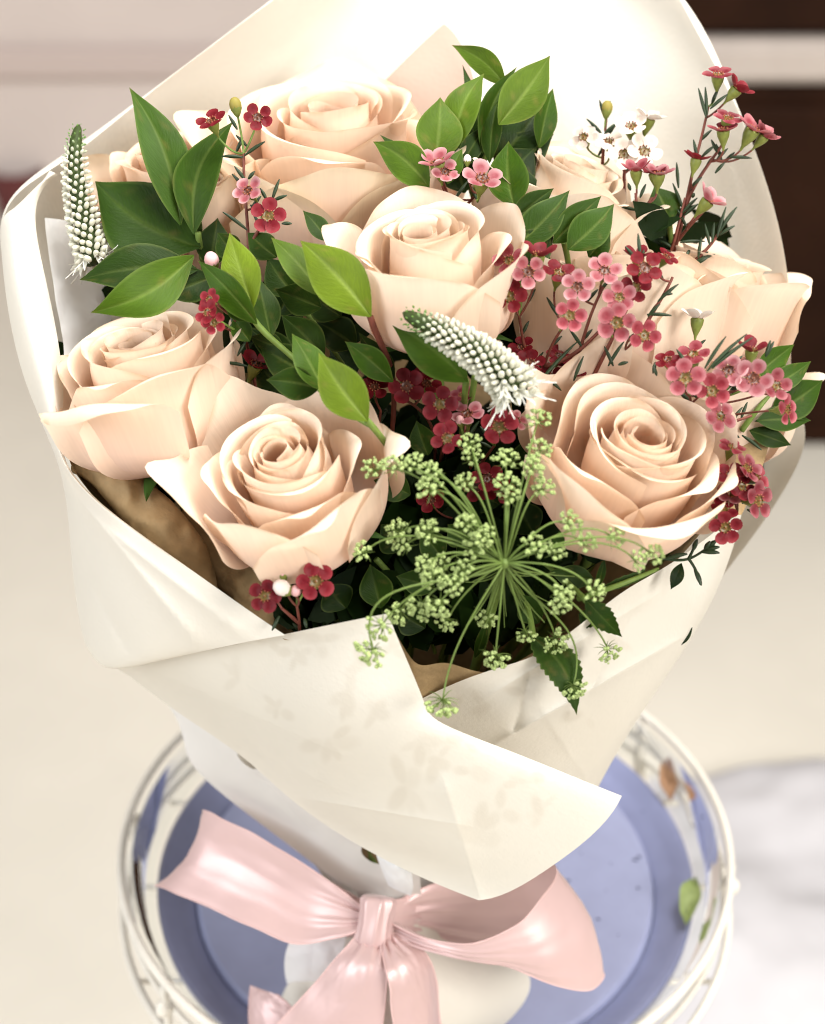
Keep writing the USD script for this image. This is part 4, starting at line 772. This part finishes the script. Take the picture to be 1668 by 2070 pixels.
wax_sprig('pink waxflower sprig reaching right over the large right rose', [[(1380, 900, .83), (1400, 850, .80), (1450, 800, .785), (1510, 790, .78), (1560, 800, .78)], [(1400, 850, .80), (1395, 800, .78)], [(1450, 800, .785), (1480, 740, .785), (1520, 720, .785)]],
    [(1386, 765, .752, (-.05, .05, 1), 39, 'p'), (1440, 790, .756, (.1, .1, 1), 37, 'p'), (1474, 750, .760, (-.2, .4, .8), 35, 'l'), (1523, 766, .758, (.05, .1, 1), 38, 'l'), (1568, 780, .764, (.35, .15, .9), 37, 'p'), (1590, 828, .770, (.7, .1, .6), 34, 'p'), (1520, 708, .770, (0, .8, .5), 30, 'm'), (1402, 718, .766, (-.1, .7, .6), 32, 'p'), (1350, 728, .770, (-.3, .7, .5), 26, 'r')],
    [(1425, 745, 1468, 680, .76), (1430, 750, 1510, 675, .758), (1440, 745, 1522, 682, .758), (1550, 720, 1565, 690, .768), (1548, 722, 1558, 688, .768), (1390, 740, 1368, 706, .764), (1320, 740, 1328, 760, .77)], [], 8, 5)
wax_sprig('pink waxflower sprig hanging down the right side under the large right rose', [[(1420, 900, .83), (1462, 930, .800), (1485, 980, .788), (1490, 1040, .784)], [(1430, 870, .83), (1490, 850, .825), (1520, 840, .825)]],
    [(1455, 842, .770, (.3, .3, .9), 34, 'p'), (1510, 948, .772, (.4, .5, .7), 38, 'p'), (1530, 965, .776, (.6, .4, .6), 34, 'p'), (1478, 960, .770, (-.1, .6, .7), 34, 'm'), (1532, 1012, .772, (.6, .1, .7), 38, 'p'), (1480, 1000, .774, (-.1, .6, .6), 32, 'p'), (1500, 985, .770, (.2, .4, .9), 32, 'm'), (1462, 1030, .772, (.2, .5, .8), 28, 'm'), (1466, 1066, .768, (.1, -.2, 1), 38, 'm'), (1480, 905, .776, (.2, .7, .5), 30, 'p')],
    [(1500, 880, 1540, 910, .80), (1470, 870, 1495, 885, .80), (1510, 1030, 1530, 1040, .795), (1500, 1018, 1518, 1010, .795)], [], 9, 4)
wax_sprig('tall red waxflower sprig seen from the side at the upper right against the dark cabinet', [[(1350, 540, .865), (1385, 420, .85), (1400, 350, .846), (1420, 270, .844), (1432, 215, .842)], [(1385, 425, .85), (1420, 350, .846), (1455, 300, .844), (1465, 285, .843)], [(1360, 500, .86), (1410, 440, .85), (1430, 420, .848)]],
    [(1452, 152, .838, (-.15, 1, .6), 35, 'p'), (1490, 180, .838, (.6, .75, .55), 34, 'm'), (1472, 240, .838, (.05, 1, .7), 34, 'p'), (1462, 264, .834, (-.1, 1, .55), 33, 'p'), (1522, 262, .838, (.45, .85, .55), 36, 'p'), (1545, 275, .842, (.7, .6, .4), 30, 'p'), (1408, 322, .840, (.2, .95, .3), 30, 'r'), (1432, 406, .838, (.55, .8, .5), 38, 'l')],
    [(1428, 238, 1412, 178, .84), (1430, 232, 1426, 176, .84), (1436, 220, 1472, 190, .84), (1410, 320, 1402, 282, .842), (1418, 318, 1446, 294, .842), (1450, 308, 1438, 282, .842), (1476, 318, 1520, 320, .842), (1446, 350, 1466, 328, .842), (1382, 425, 1360, 370, .848), (1372, 380, 1368, 328, .846), (1400, 400, 1404, 390, .845), (1380, 430, 1410, 400, .846), (1385, 435, 1412, 412, .846)],
    [], 10, 2)
wax_sprig('bare dark needle leaved waxflower twig at right before the wide peach rose', [[(1370, 540, .855), (1400, 530, .845), (1440, 490, .842), (1465, 450, .84)], [(1340, 560, .865), (1365, 480, .85), (1385, 400, .848)]], [],
    [(1450, 480, 1468, 418, .84), (1455, 470, 1482, 425, .84), (1460, 462, 1490, 418, .84), (1435, 495, 1425, 452, .84), (1440, 490, 1444, 450, .84), (1455, 475, 1486, 456, .84), (1405, 530, 1446, 514, .842), (1408, 535, 1432, 520, .842), (1412, 522, 1418, 480, .842), (1375, 490, 1425, 488, .845), (1395, 505, 1385, 520, .845), (1340, 480, 1300, 475, .848), (1345, 470, 1310, 468, .85)], [], 11, 3)
wax_sprig('two upright red tipped waxflowers on thin stalks beside the small cream rose', [[(1290, 500, .85), (1288, 430, .84), (1285, 390, .838)], [(1292, 500, .85), (1300, 430, .84), (1318, 400, .838)]],
    [(1286, 345, .836, (-.05, 1, .6), 32, 'p'), (1332, 352, .834, (0, 1, .6), 34, 'p'), (1322, 350, .840, (-.2, .95, .2), 28, 'm')], [(1286, 425, 1255, 418, .838), (1294, 400, 1306, 372, .838), (1275, 385, 1270, 370, .838)], [], 12, 2)
wax_sprig('white waxflower spray at the back right against the white paper', [[(1260, 420, .88), (1262, 360, .872), (1268, 320, .868), (1290, 290, .866)], [(1215, 400, .88), (1218, 330, .872), (1222, 280, .868), (1226, 240, .867)]],
    [(1276, 256, .858, (-.2, .55, .8), 36, 'w'), (1312, 240, .862, (.2, .8, .5), 32, 'w'), (1262, 312, .856, (-.1, .3, .9), 36, 'w'), (1302, 306, .856, (.15, .25, .9), 38, 'w'), (1180, 278, .864, (-.3, .4, .8), 32, 'w'), (1232, 286, .862, (-.1, .7, .6), 30, 'w')],
    [(1218, 272, 1186, 240, .866), (1220, 272, 1252, 246, .866), (1222, 235, 1212, 202, .866), (1230, 225, 1234, 204, .866)], [(1227, 218, .866, (.1, 1, .1), 12, 'g')], 13, 2)
wax_sprig('blush white waxflowers tucked behind the centre rose under the leafy tuft', [[(920, 440, .86), (900, 380, .835), (890, 350, .825)], [(930, 430, .86), (965, 390, .83)]],
    [(884, 330, .812, (-.3, .8, .45), 36, 'l'), (900, 348, .810, (.1, .3, .9), 28, 'l'), (975, 362, .806, (.2, .45, .85), 40, 'l')], [], [(945, 322, .81, (0, 1, .2), 8, 'w')], 14, 1)
wax_sprig('single white waxflower seen from the side before the wide rose at right', [[(1400, 800, .83), (1400, 740, .80), (1408, 700, .79)]], [(1410, 644, .786, (.05, 1, .18), 38, 'w')], [(1403, 720, 1385, 700, .79)], [], 15, 0)
wax_sprig('two red waxflowers with pale buds below the lower left rose at the paper edge', [[(600, 1330, .80), (605, 1260, .775), (600, 1225, .765)], [(605, 1260, .775), (570, 1230, .765)]],
    [(536, 1205, .750, (-.15, 0, 1), 36, 'm'), (638, 1175, .748, (.1, .05, 1), 38, 'm')], [(565, 1245, 550, 1275, .765), (615, 1250, 620, 1270, .765)], [(571, 1152, .752, (-.1, .9, .4), 14, 'l'), (570, 1188, .748, (-.6, .4, .7), 17, 'w'), (598, 1194, .750, (0, .3, .9), 12, 'l')], 16, 1)
tw = thing('dark_twig', 'near black twig with narrow leaves over the white paper at lower right', 'twig', P(1330, 1130, .79))
for st in ([(1320, 1125, .79), (1360, 1132, .786), (1392, 1130, .785), (1420, 1115, .784), (1445, 1100, .783)], [(1392, 1130, .785), (1402, 1110, .784), (1408, 1092, .784)], [(1392, 1130, .785), (1405, 1150, .784), (1416, 1182, .782)]):
    stem(tw, st, .0008, .0006, NEEDLE, 5)
for a in [(1425, 1113, 1436, 1094), (1430, 1108, 1450, 1092), (1425, 1113, 1455, 1106), (1418, 1116, 1455, 1118), (1404, 1150, 1418, 1184), (1402, 1112, 1410, 1090), (1345, 1130, 1390, 1120)]:
    needle(tw, P(a[0], a[1], .784), P(a[2], a[3], .782), .0011)
leaf(tw, (1378, 1138, .784), (1356, 1192, .782), 34, .02, rib=0, shape=.8)
leaf(tw, (1400, 1268, .845), (1372, 1308, .842), 16, .02, rib=0, shape=.8)

# ------------------------------------------------------------------ green lace flower
HUB = (1020, 1138, .742)
UMB = [(749, 940), (791, 934), (833, 930), (863, 949), (863, 980), (938, 970), (949, 890), (955, 915), (1024, 919), (1026, 972), (1031, 995), (1091, 902), (1077, 940), (1100, 980), (1090, 838),
       (726, 1112), (800, 1072), (808, 1098), (860, 1072), (940, 1052), (980, 1075), (961, 1100), (1081, 1098), (1127, 1110), (1158, 1051), (1190, 1091), (1249, 1081), (1297, 1130), (1328, 1118),
       (854, 1140), (888, 1138), (873, 1166), (932, 1152), (915, 1186), (1142, 1198), (1138, 1224), (1207, 1196), (800, 1245), (842, 1234), (882, 1232), (900, 1264), (980, 1255), (762, 1276), (743, 1328), (1064, 1291), (1129, 1301), (1001, 1339), (1238, 1325), (1165, 1402), (894, 1438)]
lace = thing('lace_flower', 'pale green lace flower head radiating thin rays over the dark hollow at the front', 'lace flower', P(990, 1290, .82))
stem(lace, [(940, 1420, .90), (975, 1300, .82), (1000, 1210, .775), (1014, 1160, .75), (1020, 1140, .743)], .0030, .0020, GREENSTEM, 9)
hub = P(*HUB); v, f = ball(hub + FWD * .001, (.0030, .0030, .0034), -FWD, 8, 12); obj('hub', v, f, RAYSTEM, lace)
q = np.random.default_rng(77)
def umbellet(c, face, R, q, nfl=13):
    fr = frame(face, q.uniform(0, 6)); tip = c - unit(face) * R * .75
    ped, flo, brc = [], [], []
    for i in range(nfl):
        th = math.acos(1 - (i + .5) / nfl * .72); ph = i * 2.39996 + q.uniform(-.2, .2)
        dr = np.array([math.sin(th) * math.cos(ph), math.sin(th) * math.sin(ph), math.cos(th)])
        e = tip + (dr * np.array([1.05, 1.05, .95]) * R * q.uniform(.92, 1.08)) @ fr
        ped.append(tube(np.stack([tip, lerp(tip, e, .5) - unit(face) * R * .04, e]), R * .035, 3))
        for j in range(5):
            o = np.array([math.cos(j * 1.57 + i), math.sin(j * 1.57 + i), q.uniform(-.4, .9)]) * R * q.uniform(.06, .19)
            flo.append(ball(e + o @ fr, np.array([.14, .14, .12]) * R * q.uniform(.5, 1.4), face, 4, 5))
    for i in range(8):
        ph = i * 2 * math.pi / 8 + q.uniform(-.3, .3); dr = np.array([math.cos(ph), math.sin(ph), q.uniform(-.5, .2)])
        e = tip + (dr * R * q.uniform(.8, 1.35)) @ fr
        brc.append(tube(curve([tip, lerp(tip, e, .5) - unit(face) * R * .15, e], 5), np.array([.05, .05, .04, .03, .01]) * R, 3))
    u = obj('umbellet', *join(ped), RAYSTEM, lace); obj('floret', *join(flo), FLORET, u, smooth=True); obj('bract', *join(brc), RAYSTEM, u)
    return tip
for i, (x, y) in enumerate(UMB):
    dx, dy = x - HUB[0], HUB[1] - y; ln = math.hypot(dx, dy); nx, ny = dx / ln, dy / ln
    far = ln / 330
    d = .728 + q.uniform(-.006, .012) + .006 * far
    if y > 1240: d = {743: .728, 762: .732, 894: .748, 1165: .762, 1238: .762, 1001: .756, 1129: .762, 1064: .76, 800: .742, 882: .748, 900: .752, 980: .758}.get(x, .75)
    if x > 1110 and y < 1200: d = .732
    droop = .30 if y > 1200 else 0
    fc = V(nx * .55 * min(1, far * 1.3), ny * .55 * min(1, far * 1.3) + (.25 if y < 1150 else -droop) + q.uniform(-.2, .2), .70 + q.uniform(-.2, .2)) if not (x in (894,)) else V(-.05, -1, -.15)
    R = q.uniform(21, 27) / F * d * (1.2 if x in (894, 1001, 743) else 1)
    c = P(x, y, d)
    tip = umbellet(c, fc, R, q)
    bulge = (ny * .0 + (.16 if abs(nx) > .35 else .04)) * ln
    m1 = P(HUB[0] + dx * .33, HUB[1] - dy * .33 - bulge * .6, lerp(HUB[2], d, .4) - .006 * far); m2 = P(HUB[0] + dx * .72, HUB[1] - dy * .72 - bulge * .75, lerp(HUB[2], d, .75) - .006 * far)
    if x in (894, 743, 1165): m2 = P(x + (22 if x != 1165 else -8), y - 110, d - .002)
    ry = curve([hub, m1, m2, tip], 22); obj('ray', *tube(ry, np.linspace(.00058, .00042, 22), 5), RAYSTEM, lace)
for k in range(26):
    a = q.uniform(math.pi * .95, math.pi * 2.05); ln = q.uniform(60, 150)
    e = P(HUB[0] + math.cos(a) * ln, HUB[1] - math.sin(a) * ln, q.uniform(.748, .77)); m = lerp(hub, e, .5) + FWD * .006 - UP * q.uniform(0, .004)
    obj('bract_thread', *tube(curve([hub, m, e], 10), np.linspace(.0005, .00018, 10), 4), RAYSTEM, lace)

# ------------------------------------------------------------------ speedwell spikes
def spike(label, axis, w0, w1, N, seed, florets):
    q = np.random.default_rng(seed); ax = curve(PP(axis), 60); T = unit(np.gradient(ax, axis=0))
    t = thing('speedwell_spike', label, 'flower spike', ax[-1])
    dm = np.mean([a[2] for a in axis])
    prof = lambda s: (w0 + (w1 - w0) * s ** .8) / 2 / F * dm * smooth01(s / .06 + .35)
    rad = np.array([prof(s) for s in np.linspace(0, 1, 60)])
    obj('stem', *tube(ax, rad * .52 * np.r_[np.linspace(.6, 1, 8), np.ones(52)], 10), SPIKECORE, t)
    for i in range(N):
        s = ((i + .5) / N) ** .85; k = s * 59; j = int(k); c = lerp(ax[j], ax[min(59, j + 1)], k - j); tg = T[j]; fr = frame(-tg); a = i * 2.39996
        out = math.cos(a) * fr[0] + math.sin(a) * fr[1]
        g = smooth01((s - .10) / .22 + q.uniform(-.12, .12))
        dirv = unit(out * (1.0 + .2 * s) - tg * lerp(1.0, .35, g) * -1 * -1 + q.normal(size=3) * .24)
        sz = prof(s) * lerp(.20, .23, s) * (.55 + .55 * g) * q.uniform(.85, 1.15)
        p = c + out * prof(s) * .70 + dirv * sz * .4
        v, f = ball(p, (sz * .56, sz * .56, sz * .95), dirv, 6, 8)
        col = lerp((.13, .26, .05), (.68, .67, .56), g); h = (np.linspace(0, 1, 6)[:, None] * np.ones(8)).ravel()
        obj('bud', v, f, BUD, t, col=np.clip(col[None] * (1 - .22 * smooth01((h - .55) / .4))[:, None] * np.array([1, 1, .98]), 0, 1))
    for k in range(florets):
        s = q.uniform(.86, 1.0); j = int(s * 59); tg = T[j]; fr = frame(-tg); a = k * 2.39996 + 1; out = math.cos(a) * fr[0] + math.sin(a) * fr[1]
        if out @ FWD > .5: continue
        dr = unit(out + tg * q.uniform(.1, 1.0)); c0 = ax[j] + out * prof(s) * .6; L = prof(s) * q.uniform(.5, .8); f2 = frame(dr); parts = []
        for m in range(4):
            b = m * math.pi / 2 + q.uniform(-.2, .2); od = math.cos(b) * f2[0] + math.sin(b) * f2[1]; sd = np.cross(dr, od); vv = np.linspace(0, 1, 6)
            mid = c0 + dr * L * (vv[:, None] * .9) + od * (L * (.12 + .45 * vv ** 2))[:, None]; wv = L * .20 * np.sin(np.pi * (vv * .85 + .1))
            parts.append((np.stack([mid - sd * wv[:, None], mid + od * L * -.03, mid + sd * wv[:, None]], 1).reshape(-1, 3), gridf(6, 3)))
        v, f = join(parts); fl = obj('floret', v, f, BUD, t, col=(.68, .68, .60))
        th = [tube(curve([c0 + dr * L * .3, c0 + dr * L * 1.1 + f2[0] * sg * L * .15, c0 + dr * L * q.uniform(1.3, 2.0) + f2[0] * sg * L * .4], 7), .00022, 4) for sg in (-1, 1)]
        obj('stamen_thread', *join(th), BUD, fl, col=(.9, .9, .84))
spike('white speedwell flower spike lying diagonally over the body of the centre rose', [(815, 632, .752), (860, 655, .748), (920, 685, .744), (985, 728, .742), (1045, 795, .748)], 54, 100, 290, 5, 16)
spike('white speedwell flower spike standing upright at the far left edge beside the broad leaves', [(160, 252, .848), (152, 310, .842), (157, 380, .838), (170, 450, .836), (196, 530, .835)], 40, 88, 250, 6, 10)

# ------------------------------------------------------------------ fallen bits on the plate
def scrap(name, label, cat, pts, r, mat, seed):
    c = PP(pts); n, m = 20, 14
    a, b = np.array(c[0]), np.array(c[1]); s = np.linspace(0, 1, n); t = np.linspace(-1, 1, m)
    ax = unit(b - a); sd = unit(np.cross([0, 0, 1], ax)); up = np.cross(ax, sd); wv = r * np.sin(np.pi * (s * .86 + .07)) * (1 + .10 * np.sin(s * 9 + seed))
    g = a + (b - a) * s[:, None, None] + sd * (wv[:, None] * t)[..., None] + up * ((t ** 2)[None] * r * .55 + .25 * r * np.sin(s * 9 + seed)[:, None] * (1 + t)[None])[..., None]
    obj(name, g.reshape(-1, 3), gridf(n, m), mat, label=label, cat=cat)
def on(px, py, z):
    p = floor_at(px, py, z); return (px, py, (p - CAM) @ FWD)
scrap('dry_petal', 'dry orange brown petal fallen by the wire ring at right', 'petal', [on(1345, 1542, .016), on(1355, 1618, .014)], .0066, DEBRIS, 1)
scrap('fallen_leaf', 'small pale green leaf fallen upright inside the wire ring at lower right', 'leaf', [on(1385, 1870, .012), on(1402, 1775, .016)], .0065, plain('pale_leaf', (.34, .42, .16), .5, .3, .2, noise=.2, nscale=200), 2)
